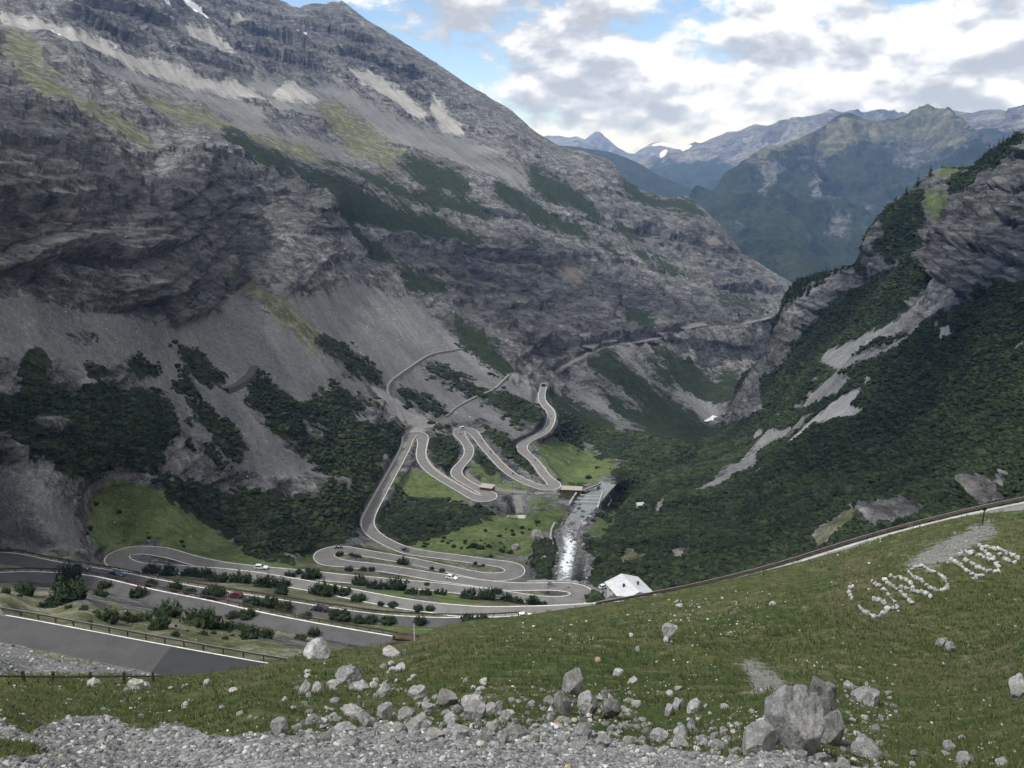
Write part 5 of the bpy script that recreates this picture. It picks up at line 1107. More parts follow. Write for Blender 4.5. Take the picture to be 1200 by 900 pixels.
# ---- turf
def blades(k, seed):
    r = np.random.default_rng(seed); out = []
    for _ in range(k):
        V, Fc = [], []
        for j in range(7):
            a = r.uniform(0, 2 * PI); d = r.uniform(0, .7); b = np.array([math.cos(a) * d, math.sin(a) * d, -.1]); t = np.array([math.cos(a) * (d + r.uniform(.2, .8)), math.sin(a) * (d + r.uniform(.2, .8)), r.uniform(.5, 1.1)]); w = np.array([-math.sin(a), math.cos(a), 0]) * r.uniform(.07, .14)
            n = len(V); V += [b - w, b + w, t]; Fc.append((n, n + 1, n + 2))
        out.append((np.array(V), np.array(Fc)))
    return out
M_TURF = foliage_mat('turf_blades', (.025, .038, .012), (.054, .072, .023), (.112, .116, .053), 1.0)
rng = np.random.default_rng(77); wt = (1 - smooth(.25, .6, wP + nz * .3)) * (1 - wS) * (BK.U > -120) * (BK.U < 1320) * (BK.V < 990) * smooth(-.5, .3, fbm(BK.P / 1.1, 3, 99) + .2)
k = rng.poisson(np.clip(wt * .16 * 1.7 * np.gradient(BK.V, axis=0), 0, 3)); I, J = np.nonzero(k); P = BK.P[I, J] + rng.uniform(-.5, .5, (len(I), 1)) * (BK.P[np.clip(I + 1, 0, BK.P.shape[0] - 1), J] - BK.P[I, J])
s = rng.uniform(.05, .13, len(I)) * np.clip(BK.R[I, J] / 22, .8, 3.2); S = np.stack([s, s, s * .85], 1); V, Fc = merge(blades(8, 4), P, S, rng); print('turf', len(I))
tag(obj('grass', np_mesh('grass', V, Fc, False), M_TURF), kind='stuff')

# ----------------------------------------------------------------------------- vehicles
M_GLASS = simple_mat('car_glass', (.015, .018, .022), .12, .1, 2, spec=.6); M_TYRE = simple_mat('tyre_rubber', (.018, .018, .018), .9, .1, 8); M_RIM = simple_mat('alloy', (.45, .45, .46), .35, .1, 5, .8)
M_LAMP = simple_mat('headlight_lens', (.75, .76, .78), .2, .05, 5, spec=.6); M_TAIL = simple_mat('tail_lamp', (.35, .01, .01), .3, .1, 5); M_TRIM = simple_mat('black_trim', (.02, .02, .021), .6, .1, 5)
def paint(name, c): return simple_mat(name, c, .28, .04, 1.0, spec=.55)
_u = {}
def car(kind, mat, label, loc, yaw):
    """length along local x, nose at +x"""
    o = empty('car', loc, yaw); tag(o, label, 'car')
    Ln, H, W = {'hatch': (4.0, 1.48, 1.74), 'sedan': (4.6, 1.45, 1.82), 'suv': (4.6, 1.72, 1.88), 'estate': (4.7, 1.5, 1.82), 'van': (5.2, 2.1, 1.95), 'roadster': (4.1, 1.25, 1.78)}[kind]
    L2 = Ln / 2; belt = .62 * H if kind != 'van' else .55 * H; hood = belt * .93
    prof = [(-L2 + .05, .32), (-L2, .55), (-L2 + .06, belt * .96), (-L2 + .25, belt), (L2 * .42, belt), (L2 * .55, hood), (L2 - .25, hood * .86), (L2 - .02, hood * .66), (L2, .42), (L2 - .1, .28), (-L2 + .3, .26)]
    n = len(prof); V = []; Fc = []
    for y, ins in ((-W / 2, 0), (-W / 2 + .0, 0), (W / 2, 0)): pass
    ys = [(-W / 2 + .12, .93), (-W / 2, 1.0), (W / 2, 1.0), (W / 2 - .12, .93)]
    rows = [[(x * (.985 if k in (0, 3) else 1), y, (.62 + (z - .62) * s_)) for x, z in prof] for k, (y, s_) in enumerate([(-W / 2, .86), (-W / 2 + .1, 1.0), (W / 2 - .1, 1.0), (W / 2, .86)])]
    for r_ in rows: V += r_
    for k in range(3): Fc += [(k * n + i, k * n + (i + 1) % n, (k + 1) * n + (i + 1) % n, (k + 1) * n + i) for i in range(n)]
    Fc += [tuple(range(n)), tuple(range(3 * n, 4 * n))[::-1]]
    mb = MB(); mb.add(V, Fc)
    x0, x1, t0, t1 = {'hatch': (-L2 + .12, L2 * .45, -L2 + .55, L2 * .02), 'sedan': (-L2 + .65, L2 * .42, -L2 + 1.35, L2 * .02), 'suv': (-L2 + .1, L2 * .45, -L2 + .4, L2 * .1), 'estate': (-L2 + .12, L2 * .42, -L2 + .5, L2 * .02), 'van': (-L2 + .05, L2 * .8, -L2 + .12, L2 * .5), 'roadster': (-L2 + .9, L2 * .35, -L2 + 1.5, L2 * .0)}[kind]
    wb, wt = W / 2 - .06, W / 2 - .24
    cab = [(x0, -wb, belt), (x1, -wb, belt), (x1, wb, belt), (x0, wb, belt), (t0, -wt, H), (t1, -wt, H), (t1, wt, H), (t0, wt, H)]
    mb.add([tuple(q) for q in cab], [(0, 1, 5, 4), (1, 2, 6, 5), (2, 3, 7, 6), (3, 0, 4, 7), (4, 5, 6, 7)]); body = mb.build('body', mat, o)
    C = [Vector(q) for q in cab]
    def pane(a, b, c, d, nm):
        q = [C[a], C[b], C[c], C[d]]; m_ = sum(q, Vector()) / 4; nn = (q[1] - q[0]).cross(q[3] - q[0]).normalized(); 
        if nn.dot(m_ - Vector((0, 0, belt))) < 0: nn = -nn
        mb = MB(); k = [m_ + (x - m_) * .86 + nn * .012 for x in q]; mb.add(k, [(0, 1, 2, 3)]); mb.build(nm, M_GLASS, o)
    pane(1, 2, 6, 5, 'windscreen'); pane(3, 0, 4, 7, 'rear_window'); pane(0, 1, 5, 4, 'side_window'); pane(2, 3, 7, 6, 'side_window')
    for sx in (-L2 * .6, L2 * .62):
        for sy in (-1, 1):
            mb = MB(); mb.cyl((sx, sy * (W / 2 - .09), .32), .32, .22, 'y', 18); wl = mb.build('wheel', M_TYRE, o)
            mb = MB(); mb.cyl((sx, sy * (W / 2 + .025), .32), .2, .02, 'y', 14); mb.build('rim', M_RIM, wl)
    for sy in (-1, 1):
        mb = MB(); mb.box((L2 - .06, sy * (W / 2 - .3), hood * .74), (.12, .36, .14)); mb.build('headlight', M_LAMP, o)
        mb = MB(); mb.box((-L2 + .03, sy * (W / 2 - .22), belt * .84), (.1, .26, .2)); mb.build('tail_light', M_TAIL, o)
        mb = MB(); mb.box((L2 * .36, sy * (W / 2 + .08), belt + .06), (.12, .2, .13)); mb.build('mirror', M_TRIM, o)
    mb = MB(); mb.box((0, 0, .24), (Ln - .5, W - .1, .12)); mb.build('underbody', M_TRIM, o)
    return o
def on_road(name, u, v, off=0.0, flip=False):
    q, hw, n = Q[name]; U, Vv = project(q); i = int(np.argmin((U - u) ** 2 + ((Vv - v) * 1.2) ** 2)); i = min(max(i, 1), len(q) - 2)
    d = q[i + 1] - q[i - 1]; s = 1 if n[i, 1] > 0 else -1; p = q[i] + n[i] * s * off
    return Vector(p) + Vector((0, 0, .15)), math.atan2(d[1], d[0]) + (PI if flip else 0)
K_BLACK, K_BLUE, K_RED, K_WHITE, K_GREY = paint('black_paint', (.016, .016, .018)), paint('dark_blue_paint', (.02, .028, .06)), paint('red_paint', (.11, .017, .016)), paint('white_paint', (.78, .78, .77)), paint('dark_grey_paint', (.05, .052, .056))
for kind, mat, road, u, v, off, flip, lab in (
    ('suv', K_GREY, 'cars', 92, 668, .6, False, 'dark grey car half hidden behind the tallest dwarf pine'),
    ('sedan', K_BLUE, 'cars', 137, 675, .2, False, 'dark blue car just right of the tallest dwarf pine'),
    ('hatch', K_RED, 'cars', 272, 700, .4, True, 'red car partly hidden by a dwarf pine'),
    ('sedan', K_BLACK, 'cars', 371, 714, .4, True, 'black saloon car alone on the grey road left of the middle'),
    ('estate', K_WHITE, 'main', 306, 667.5, 1.2, False, 'low white car on the upper hairpin road at the left'),
    ('estate', K_WHITE, 'main', 531, 678, .3, True, 'white estate car on the gravel lay by between the hairpins'),
    ('roadster', K_BLACK, 'main', 478, 645, -.6, True, 'small dark open car on the road coming out of the first tall bend'),
    ('van', K_WHITE, 'main', 541, 502, .2, False, 'white camper van in the far upper hairpin'),
    ('hatch', K_WHITE, 'cars', 616, 724, 1.0, False, 'white car roof just showing over the grassy crest of the spur')):
    p, y = on_road(road, u, v, off, flip); car(kind, mat, lab, p, y)
p = B1.point(708, 690); p_house = p.copy(); car('hatch', K_WHITE, 'white car parked beside the white roofed house', p + Vector((0, 0, .3)), .4)

# riders
def motorcycle_parts():
    mb = MB(); mb.add([(-.55, -.12, .55), (.15, -.16, .55), (.5, -.1, .62), (.5, .1, .62), (.15, .16, .55), (-.55, .12, .55), (-.75, -.08, .85), (-.1, -.15, .8), (.38, -.12, 1.02), (.38, .12, 1.02), (-.1, .15, .8), (-.75, .08, .85)],
      [(0, 1, 7, 6), (1, 2, 8, 7), (4, 5, 11, 10), (3, 4, 10, 9), (2, 3, 9, 8), (5, 0, 6, 11), (6, 7, 10, 11), (7, 8, 9, 10), (0, 5, 4, 1), (1, 4, 3, 2)]); mb.box((0, 0, .42), (.5, .3, .32)); body = mb.mesh('body'); body.materials.append(K_GREY)
    mb = MB(); mb.cyl((0, 0, 0), .32, .14, 'y', 18); wh = mb.mesh('wheel'); wh.materials.append(M_TYRE)
    mb = MB(); mb.box((.55, 0, .68), (.07, .2, .8), 0, Matrix.Rotation(-.42, 3, 'Y')); mb.box((.36, 0, 1.08), (.05, .72, .05)); fk = mb.mesh('handlebar'); fk.materials.append(M_TRIM)
    return body, wh, fk
MBODY, MWHEEL, MFORK = motorcycle_parts()
def person_mesh():
    """one continuous skinned figure, seated and leaning to the bars; nose at +x"""
    J = {'pel': (-.25, 0, .92, .17), 'ch': (-.06, 0, 1.27, .18), 'nk': (0, 0, 1.46, .07), 'hd': (.05, 0, 1.62, .125)}
    pts, ed, rad = [], [], []
    def a(p, r): pts.append(p); rad.append(r); return len(pts) - 1
    pel = a((-.25, 0, .92), .16); ch = a((-.06, 0, 1.28), .18); nk = a((.0, 0, 1.47), .07); hd = a((.05, 0, 1.63), .13); ed += [(pel, ch), (ch, nk), (nk, hd)]
    for s in (-1, 1):
        sh = a((-.02, s * .2, 1.36), .075); el = a((.14, s * .34, 1.14), .055); ha = a((.36, s * .32, 1.1), .045); kn = a((.2, s * .24, .78), .08); an = a((-.1, s * .24, .42), .055); ft = a((.06, s * .25, .36), .05)
        ed += [(ch, sh), (sh, el), (el, ha), (pel, kn), (kn, an), (an, ft)]
    me = bpy.data.meshes.new('person'); me.from_pydata(pts, ed, []); o = bpy.data.objects.new('person', me); COL.objects.link(o)
    md = o.modifiers.new('skin', 'SKIN'); 
    for i, r in enumerate(rad): me.skin_vertices[0].data[i].radius = (r, r)
    me.skin_vertices[0].data[0].use_root = True; md.use_smooth_shade = True; s_ = o.modifiers.new('sub', 'SUBSURF'); s_.levels = 1; s_.render_levels = 1
    dg = bpy.context.evaluated_depsgraph_get(); out = bpy.data.meshes.new_from_object(o.evaluated_get(dg)); out.name = 'person'; bpy.data.objects.remove(o); out.materials.clear(); return out
PERSON = person_mesh(); PERSON.materials.append(simple_mat('rider_jacket', (.03, .03, .036), .8, .3, 3))
M_HELM = paint('helmet', (.35, .35, .36))
mbh = MB(); v_, f_ = ico(2); mbh.add([tuple(Vector(x) * .155 + Vector((.05, 0, 1.65))) for x in v_], [tuple(t) for t in f_]); HELM = mbh.mesh('helmet', True); HELM.materials.append(M_HELM)
for u, v, off, lab in ((564, 519, .6, 'near the top of the long straight leg'), (573, 532, .6, 'second from the top of the long straight leg'), (600, 556, .6, 'low on the long straight leg'), (537, 511, .5, 'just below the far upper hairpin'),
                       (625, 541, .6, 'on the leg climbing from the lowest right bend'), (647.5, 489, .4, 'in the last visible curve before the tunnel'), (394, 644, 1.2, 'left one of the pair in the left hairpin'), (399, 644, 1.2, 'right one of the pair in the left hairpin'), (475, 682, 1.0, 'on the road between the dwarf pines')):
    p, y = on_road('main', u, v, off); o = empty('motorcycle', p, y); tag(o, 'dark motorcycle ' + lab, 'motorcycle'); obj('body', MBODY, None, o); obj('handlebar', MFORK, None, o)
    for x in (-.68, .76): obj('wheel', MWHEEL, None, o).location = (x, 0, .32)
    r_ = obj('person', PERSON, None, None, p, y); tag(r_, 'rider in dark clothes, ' + lab, 'person'); obj('helmet', HELM, None, r_)

# ----------------------------------------------------------------------------- buildings
M_WALL = simple_mat('rendered_wall', (.42, .4, .36), .9, .15, .8); M_ROOFW = simple_mat('white_sheet_roof', (.5, .51, .515), .55, .1, .7); M_WOOD = simple_mat('dark_timber', (.07, .05, .035), .85, .3, 2); M_REDW = simple_mat('rusty_red_wall', (.17, .062, .045), .85, .25, .9); M_PALER = simple_mat('gravel_roof', (.33, .31, .27), .9, .2, 1.2)
h0 = B1.point(738, 698); print('house', h0, h0.length)
hs = empty('house', h0 + Vector((0, 0, -.4)), .32); tag(hs, 'house with a broad white gable roof beside the end of the lowest bend', 'house')
Wd, Ln, ev, rg = 12.6, 13.5, 3.2, 5.0
mb = MB(); w2, l2 = Wd / 2 - .7, Ln / 2 - .8
mb.add([(-w2, -l2, -2), (w2, -l2, -2), (w2, -l2, ev), (0, -l2, rg - .35), (-w2, -l2, ev), (-w2, l2, -2), (w2, l2, -2), (w2, l2, ev), (0, l2, rg - .35), (-w2, l2, ev)],
       [(0, 1, 2, 3, 4), (9, 8, 7, 6, 5), (1, 6, 7, 2), (5, 0, 4, 9)]); mb.build('wall', M_WALL, hs)
mb = MB(); prof = [(-Wd / 2, ev - .35), (0, rg), (Wd / 2, ev - .35), (Wd / 2, ev - .13), (0, rg + .24), (-Wd / 2, ev - .13)]
n = 6; V = [(x, -Ln / 2, z) for x, z in prof] + [(x, Ln / 2, z) for x, z in prof]; mb.add(V, [(i, (i + 1) % n, n + (i + 1) % n, n + i) for i in range(n)] + [(0, 1, 4, 5), (1, 2, 3, 4), (6, 11, 10, 7), (7, 10, 9, 8)])
rf = mb.build('roof', M_ROOFW, hs)
for x in (-2.6, 2.6):
    mb = MB(); mb.box((x, -.5, rg - .55), (.55, .55, 1.7)); ck = mb.build('chimney', M_WOOD, rf); mb = MB(); mb.box((x, -.5, rg + .34), (.75, .75, .1)); mb.build('chimney_cap', M_TRIM, ck)
for x in (-3.1, 0.2, 3.2):
    mb = MB(); mb.box((x, -l2 - .02, 2.3), (1.1, .12, 1.2)); wn = mb.build('window', M_WOOD, hs); mb = MB(); mb.box((x, -l2 - .09, 2.3), (.9, .04, 1.0)); mb.build('pane', M_GLASS, wn)
mb = MB(); mb.box((1.7, -l2 - .03, .9), (1.1, .1, 2.1)); mb.build('door', M_WOOD, hs)
for y in (-3, 0.2, 3.2):
    for s in (-1, 1):
        mb = MB(); mb.box((s * (w2 + .02), y, 2.2), (.12, 1.1, 1.2)); wn = mb.build('window', M_WOOD, hs); mb = MB(); mb.box((s * (w2 + .09), y, 2.2), (.04, .9, 1.0)); mb.build('pane', M_GLASS, wn)
# paved yard in front of the house
def flat_build(name, label, cat, c, yaw, sx, sy, hh, wall, roof, openings, over=.35):
    o = empty(name, c, yaw); tag(o, label, cat); mb = MB(); mb.box((0, 0, hh / 2 - .8), (sx, sy, hh + 1.6)); mb.build('wall', wall, o)
    mb = MB(); mb.box((0, 0, hh + .13), (sx + 2 * over, sy + 2 * over, .25)); mb.build('roof', roof, o)
    for x, z, w, h, nm in openings:
        mb = MB(); mb.box((x, -sy / 2 - .02, z), (w, .1, h)); d = mb.build(nm, M_WOOD, o)
        if nm == 'window': mb = MB(); mb.box((x, -sy / 2 - .08, z), (w * .8, .03, h * .8)); mb.build('pane', M_GLASS, d)
    return o
p = B1.point(670, 581); flat_build('pump_house', 'flat roofed rusty red building beside the weir', 'building', p, -.12, 12.0, 6.0, 3.0, M_REDW, M_PALER, [(-4, 1.0, 1.2, 2.0, 'door'), (0, 1.8, 1.2, .9, 'window'), (3.5, 1.8, 1.2, .9, 'window')])
p = B1.point(571, 575); flat_build('hut', 'small red walled hut with a flat pale roof by the service road', 'hut', p, -.35, 7.4, 5.6, 2.8, M_REDW, M_CONC, [(-1.5, 1.0, 1.0, 2.0, 'door'), (1.5, 1.6, 1.2, .8, 'window')])
p = B2.point(752, 601); o = empty('hut', p, .2); tag(o, 'tiny white hut on the dark slope right of the torrent', 'hut')
mb = MB(); mb.add([(-1.8, -1.4, -1), (1.8, -1.4, -1), (1.8, -1.4, 2.0), (-1.8, -1.4, 2.0), (-1.8, 1.4, -1), (1.8, 1.4, -1), (1.8, 1.4, 2.0), (-1.8, 1.4, 2.0), (-1.8, 0, 2.9), (1.8, 0, 2.9)], [(0, 1, 2, 3), (5, 4, 7, 6), (4, 0, 3, 8, 7), (1, 5, 6, 9, 2)]); mb.build('wall', M_CONC, o)
mb = MB(); mb.prism([(-1.8, 1.9), (0, 3.1), (1.8, 1.9), (1.8, 2.02), (0, 3.22), (-1.8, 2.02)], -2.2, 2.2); mb.build('roof', M_ROOFW, o); mb = MB(); mb.box((-.6, -1.42, .7), (.8, .08, 1.6)); mb.build('door', M_WOOD, o)
# walls, weirs and bridge along the water
def W(px, body=B1): return np.array([body.point(u, v) for u, v in px])
low_wall(W([(594.5, 606.5), (605, 607), (616, 607)]), 'bright white barrier wall at the end of the short spur road', 1.5, .5, simple_mat('white_wall', (.75, .74, .7), .8, .08, 1))
low_wall(W([(627, 578.5), (637, 580), (647, 581), (656, 582)]), 'low pale wall between the far bend and the red building', 1.0, .4)
low_wall(W([(667, 594), (671, 588), (676, 582), (682, 576)]), 'sloping concrete bank wall left of the weirs', 1.2, .9)
low_wall(W([(700, 597), (702, 591), (704, 585), (706, 578)]), 'concrete wall along the right side of the weirs', 1.3, .9)
low_wall(W([(703, 577), (709, 577), (714, 581), (716, 588), (711, 595)]), 'curved concrete wall of the fish channel right of the weirs', .9, .6)
low_wall(W([(650, 614), (646, 622), (645, 632), (648, 640)]), 'rough stone bank wall left of the torrent', .9, .9, M_PALER)
for (a, b_), wh in zip((((673, 589.5), (701, 591)), ((676, 585.5), (702, 587)), ((679, 581.5), (704, 583))), ('nearest', 'middle', 'farthest')):
    pa, pb = at(*a, float(rz(*a, -184.2 - (0 if wh == 'nearest' else 1.2 if wh == 'middle' else 2.4)))), at(*b_, float(rz(*b_, -184.2 - (0 if wh == 'nearest' else 1.2 if wh == 'middle' else 2.4))))
    low_wall(np.array([pa, (pa + pb) / 2, pb]), wh + ' of the three pale concrete sills across the torrent', 1.1, .8, None, 'weir', 'weir')
pa, pb = Vector(B1.point(685, 578)), Vector(B1.point(701, 573)); d_ = (pb - pa); o = empty('footbridge', (pa + pb) / 2 + Vector((0, 0, 2.0)), math.atan2(d_.y, d_.x)); tag(o, 'pale slab footbridge over the torrent behind the weirs', 'bridge')
mb = MB(); mb.box((0, 0, 0), (d_.length + 2, 2.6, .35)); mb.build('deck', simple_mat('pale_concrete', (.6, .59, .56), .8, .1, 1), o)
for s in (-1, 1): mb = MB(); mb.box((0, s * 1.25, .75), (d_.length + 2, .08, 1.0)); mb.build('railing', M_RAILTOP, o)
for s in (-1, 1): mb = MB(); mb.box((s * d_.length / 2, 0, -1.6), (.8, 2.4, 3)); mb.build('pier', M_CONC, o)
def pole(name, label, p, h, r, mat, arm=None):
    o = empty(name, p); tag(o, label, name.replace('_', ' ')); mb = MB(); mb.cyl((0, 0, h / 2 - .3), r, h + .6, 'z', 10, r * .75); mb.build('post', mat, o)
    if arm: mb = MB(); mb.box((0, 0, h * .93), arm); mb.build('plate', mat if name != 'marker_post' else M_TRIM, o)
    return o
pole('utility_pole', 'pale wooden pole standing beside the spur road junction', B1.point(628.5, 594), 9, .16, M_PALER, (1.4, .12, .14))
pole('marker_post', 'dark signpost standing at the road edge beside the guard rail', BK.point(1151, 613), 2.3, .1, M_TRIM, (.5, .12, .45))
pole('snow_pole', 'thin white snow pole beside the log pile on the crest', BK.point(486, 752), 2.2, .05, simple_mat('white_pole', (.7, .7, .68), .6, .1, 2))
# dark log pile by the end of the second road
pl = BK.point(474, 752.5); r0 = pl.length
for k in range(6):
    mb = MB(); mb.cyl((0, 0, 0), .24, 3.0 - .25 * (k % 3), 'x', 10, .2); o = mb.build('log', M_WOOD, None); o.location = pl + Vector((-.2 + (k % 2) * .5 + (k // 3) * .2, (k % 3) * .5 - .5, .25 + .42 * (k // 3))); o.rotation_euler = (0, .05 * (k - 2), .12 * (k % 3 - 1)); tag(o, 'dark log in the pile at the end of the second road', 'log', 'logs piled on the crest')
# avalanche galleries and the tunnel mouth on the far road
M_GALL = simple_mat('gallery_roof', (.13, .128, .12), .9, .3, .4)
def gallery(u0, u1, label, group='avalanche galleries'):
    q, hw, n = Q['far']; U, _ = project(q); ok = [i for i in range(len(q)) if u0 <= U[i] <= u1]
    if len(ok) < 3: return
    p = q[ok]; c = p[len(p) // 2]; nn = n[ok]; nn = nn * np.where(nn[:, :1] * 0 + nn[len(nn) // 2, 0] > 0, 1, -1)   # towards the valley
    o = empty('avalanche_gallery', c); tag(o, label, 'gallery', None); p = p - c
    mb = MB(); A, B = p - nn * 9 + (0, 0, 7.2), p + nn * 5 + (0, 0, 5.0); mb.strip(A, B); mb.strip(B, B - (0, 0, .8)); mb.strip(A - (0, 0, .8), B - (0, 0, .8)); mb.build('roof', M_GALL, o)
    mb = MB(); A = p - nn * 5; mb.strip(A, A + (0, 0, 6)); mb.build('back_wall', M_CONC, o)
    for i in range(0, len(p), max(1, int(5 / 1.6))): mb = MB(); mb.box(tuple(p[i] + nn[i] * 4.5 + (0, 0, 2.0)), (.7, .7, 5)); mb.build('pillar', M_CONC, o)
gallery(690, 722, 'long concrete avalanche gallery, the first one beyond the tunnel'); gallery(772, 782, 'short concrete gallery at the dark rock spur'); gallery(800, 828, 'farthest concrete gallery under the brown crag')
p, y = on_road('main', 637.5, 452); o = empty('tunnel_portal', p, y); o.scale = (.62, .62, .62); tag(o, 'stone tunnel portal where the winding road disappears', 'tunnel')
mb = MB(); mb.add([(-.5, -4.2, -1), (-.5, -3.0, -1), (-.5, -3.0, 3), (-.5, -1.6, 4.3), (-.5, 1.6, 4.3), (-.5, 3.0, 3), (-.5, 3.0, -1), (-.5, 4.2, -1), (-.5, 4.2, 5.2), (-.5, -4.2, 5.2)], [(0, 1, 2, 9), (2, 3, 9), (3, 4, 8, 9), (4, 5, 8), (5, 6, 7, 8)]); mb.add([(-.4, -4.2, -1), (1.2, -4.2, -1), (1.2, -4.2, 5.2), (-.4, -4.2, 5.2), (-.4, 4.2, -1), (1.2, 4.2, -1), (1.2, 4.2, 5.2), (-.4, 4.2, 5.2)], [(0, 1, 2, 3), (4, 5, 6, 7), (3, 2, 6, 7)]); mb.build('frame', M_CONC, o)
mb = MB(); mb.box((.9, 0, 1.6), (.2, 6.6, 5.6)); mb.build('shade_panel', simple_mat('tunnel_shade', (.01, .01, .01), .9, .1, 1), o)  # black panel across the mouth, the tunnel's inner shade put into its colour

# ----------------------------------------------------------------------------- air, light, sky, camera
HAZE = 7e-5
bm = bmesh.new(); bmesh.ops.create_cube(bm, size=1.0); me = bpy.data.meshes.new('haze'); bm.to_mesh(me); bm.free()
m = bpy.data.materials.new('haze_air'); m.use_nodes = True; nt = m.node_tree; nt.nodes.clear()
o_ = nt.nodes.new('ShaderNodeOutputMaterial'); pv = nt.nodes.new('ShaderNodeVolumePrincipled'); nt.links.new(pv.outputs[0], o_.inputs['Volume'])
pv.inputs['Color'].default_value = (.3, .49, 1.0, 1); pv.inputs['Absorption Color'].default_value = (1, 1, 1, 1); pv.inputs['Density'].default_value = HAZE; pv.inputs['Anisotropy'].default_value = .15
hz = obj('haze', me, m); top_z = max((o.matrix_world @ Vector(c)).z for o in SC.objects if o.type == 'MESH' and o is not hz for c in o.bound_box) + 15; print('top', top_z)
hz.scale = (38000, 38000, top_z + 1501); hz.location = (0, 0, (top_z - 1501) / 2); tag(hz, kind='stuff')

SUN_EL, SUN_AZ = math.radians(54), math.radians(-108)     # azimuth from +Y towards +X
sd = Vector((math.cos(SUN_EL) * math.sin(SUN_AZ), math.cos(SUN_EL) * math.cos(SUN_AZ), math.sin(SUN_EL)))
L = bpy.data.lights.new('sun', 'SUN'); L.energy = 2.4; L.angle = math.radians(5); L.color = (1, .98, .945)
so = bpy.data.objects.new('sun', L); COL.objects.link(so); so.rotation_euler = sd.to_track_quat('Z', 'Y').to_euler()

# unseen clouds added over the valley to shade crag, pine slope and valley sides
mc = simple_mat('cloud_white', (.8, .8, .8), 1, .02, .01, spec=0)
def cloud(seed, targets):
    rng = np.random.default_rng(seed); V, Fc, b = [], [], 0; zc = max(1750.0, top_z + 500)
    for (p, rad) in targets:
        p = np.array(p); q = p + np.array(sd) * ((zc - p[2]) / sd.z)
        for _ in range(12):
            a = rng.uniform(0, 2 * PI); d = rad * math.sqrt(rng.random()) * .75; r_ = rad * rng.uniform(.25, .5)
            v = IV1 * np.array([1, 1, .55]) * r_ * (1 + .12 * fbm(IV1 * 2 + seed, 2, seed))[:, None]; V.append(v + q + np.array([math.cos(a) * d, math.sin(a) * d, rng.uniform(0, .3) * rad])); Fc.append(IF1 + b); b += len(v)
    tag(obj('cloud', np_mesh('cloud', np.vstack(V), np.vstack(Fc)), mc), kind='stuff')
cloud(1, [(B1.point(60, 420), 90), (B1.point(50, 170), 110)])
cloud(2, [(B2.point(1090, 440), 90), (B2.point(1150, 330), 110), (B2.point(1000, 340), 120), (B2.point(900, 600), 70)])
cloud(3, [(B1.point(560, 320), 130), (B1.point(720, 340), 150), (B1.point(700, 450), 110), (B1.point(470, 290), 110)])
w = bpy.data.worlds.new('World'); SC.world = w; w.use_nodes = True; nt = w.node_tree; nt.nodes.clear(); g = G(nt)
out = g.n('ShaderNodeOutputWorld'); bg = g.n('ShaderNodeBackground'); nt.links.new(bg.outputs[0], out.inputs[0]); bg.inputs['Strength'].default_value = 0.1
sky = g.n('ShaderNodeTexSky', sky_type='NISHITA'); sky.sun_disc = False; sky.sun_elevation = SUN_EL; sky.sun_rotation = SUN_AZ; sky.altitude = 2200; sky.air_density = 1.0; sky.dust_density = .6; sky.ozone_density = 2.0
d = g.n('ShaderNodeTexCoord').outputs['Generated']
def clouds(off):
    mp = g.n('ShaderNodeMapping'); g.put(mp.inputs['Vector'], d); mp.inputs['Scale'].default_value = (1, 1, 1.9); mp.inputs['Location'].default_value = off
    n1 = g.noise(mp.outputs[0], 9.0, 10, .54, .15); n0 = g.noise(mp.outputs[0], 3.2, 3, .5); n2 = g.noise(mp.outputs[0], 26.0, 7, .6)
    return g.math('ADD', g.math('MULTIPLY', n1, .60), g.math('ADD', g.math('MULTIPLY', n0, .25), g.math('MULTIPLY', n2, .15)))
O = (3.1, .4, 1.7)
c0 = clouds(O); c1 = clouds((O[0], O[1], O[2] + .035)); c2 = clouds((O[0], O[1], O[2] + .10))
sep = g.n('ShaderNodeSeparateXYZ'); g.put(sep.inputs[0], d); dz = sep.outputs['Z']; dx = sep.outputs['X']
low = g.math('ADD', g.step(dz, .02, .19, .14, -.02), g.step(dz, .3, .6, 0, .09))
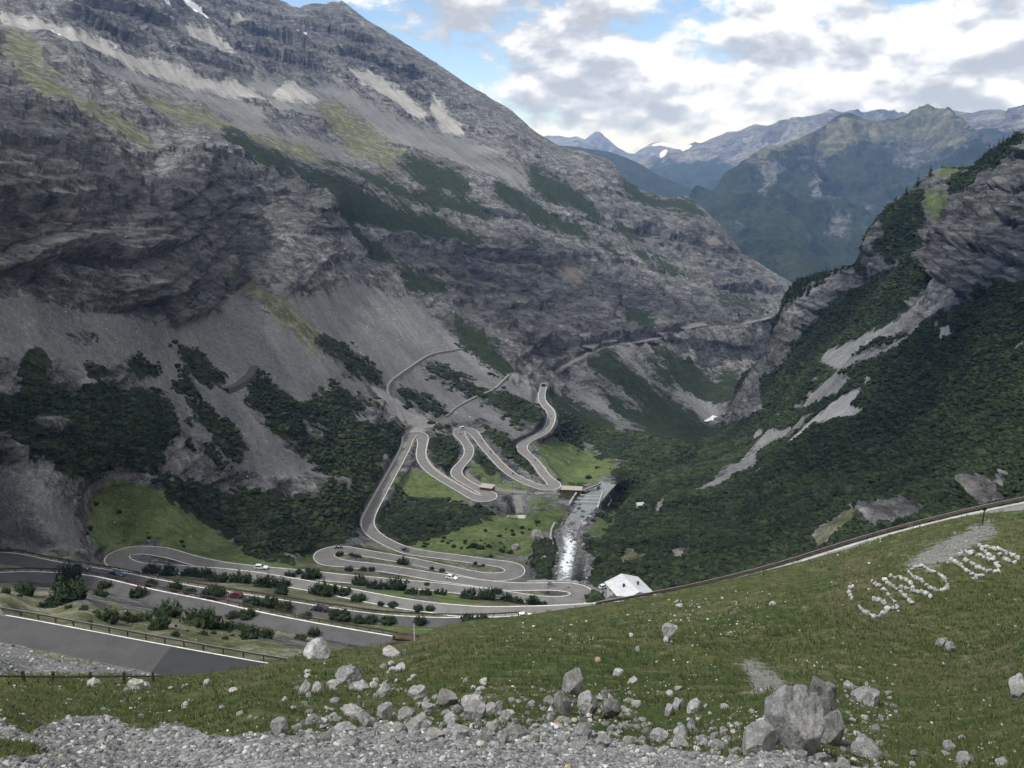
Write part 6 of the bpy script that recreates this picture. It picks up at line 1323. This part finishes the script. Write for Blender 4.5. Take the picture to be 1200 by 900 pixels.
thr = g.math('ADD', g.math('ADD', c0, low), g.math('MULTIPLY', dx, .17))
cov = g.step(thr, .475, .555)
# bright where little cloud lies above (towards the light), grey at the base and in the thick parts
top = g.math('SUBTRACT', c0, c1); deep = g.math('ADD', g.math('MULTIPLY', c1, .5), g.math('MULTIPLY', c2, .5))
shade = g.math('ADD', g.math('MULTIPLY', top, 5.0), g.math('ADD', .56, g.math('MULTIPLY', g.math('SUBTRACT', .5, deep), 3.4)))
cc = g.ramp(shade, [(.05, (2.9, 3.02, 3.25)), (.35, (3.9, 4.0, 4.2)), (.62, (5.6, 5.65, 5.75)), (.95, (7.3, 7.3, 7.3))])
over = g.step(dz, .25, .75, 1.0, .85)                 # overhead one sees the grey undersides
ccv = g.n('ShaderNodeVectorMath', operation='SCALE'); g.put(ccv.inputs[0], cc); g.put(ccv.inputs['Scale'], over)
hb = g.n('ShaderNodeMix', data_type='RGBA', blend_type='MULTIPLY'); hb.inputs[0].default_value = 1; g.put(hb.inputs[6], ccv.outputs[0]); g.put(hb.inputs[7], g.ramp(dz, [(0, (.92, 1.02, 1.3)), (.09, (.95, 1.0, 1.14)), (.25, (1, 1, 1))]))
g.put(bg.inputs['Color'], g.mix(cov, sky.outputs[0], hb.outputs[2]))

cam = bpy.data.cameras.new('camera'); cam.sensor_width = 36; cam.lens = F / 1200 * 36; cam.clip_start = .3; cam.clip_end = 90000
co = bpy.data.objects.new('camera', cam); COL.objects.link(co); co.rotation_euler = (PI / 2 - PITCH, 0, 0); SC.camera = co
bpy.context.view_layer.update()
SC.render.engine = 'CYCLES'; SC.cycles.use_denoising = True; SC.cycles.denoising_prefilter = 'ACCURATE'; SC.cycles.max_bounces = 5; SC.cycles.diffuse_bounces = 3; SC.cycles.volume_bounces = 0
SC.cycles.use_adaptive_sampling = True; SC.cycles.adaptive_threshold = .02
SC.view_settings.view_transform = 'Standard'; SC.view_settings.look = 'None'; SC.view_settings.gamma = 1; SC.view_settings.exposure = 0.95
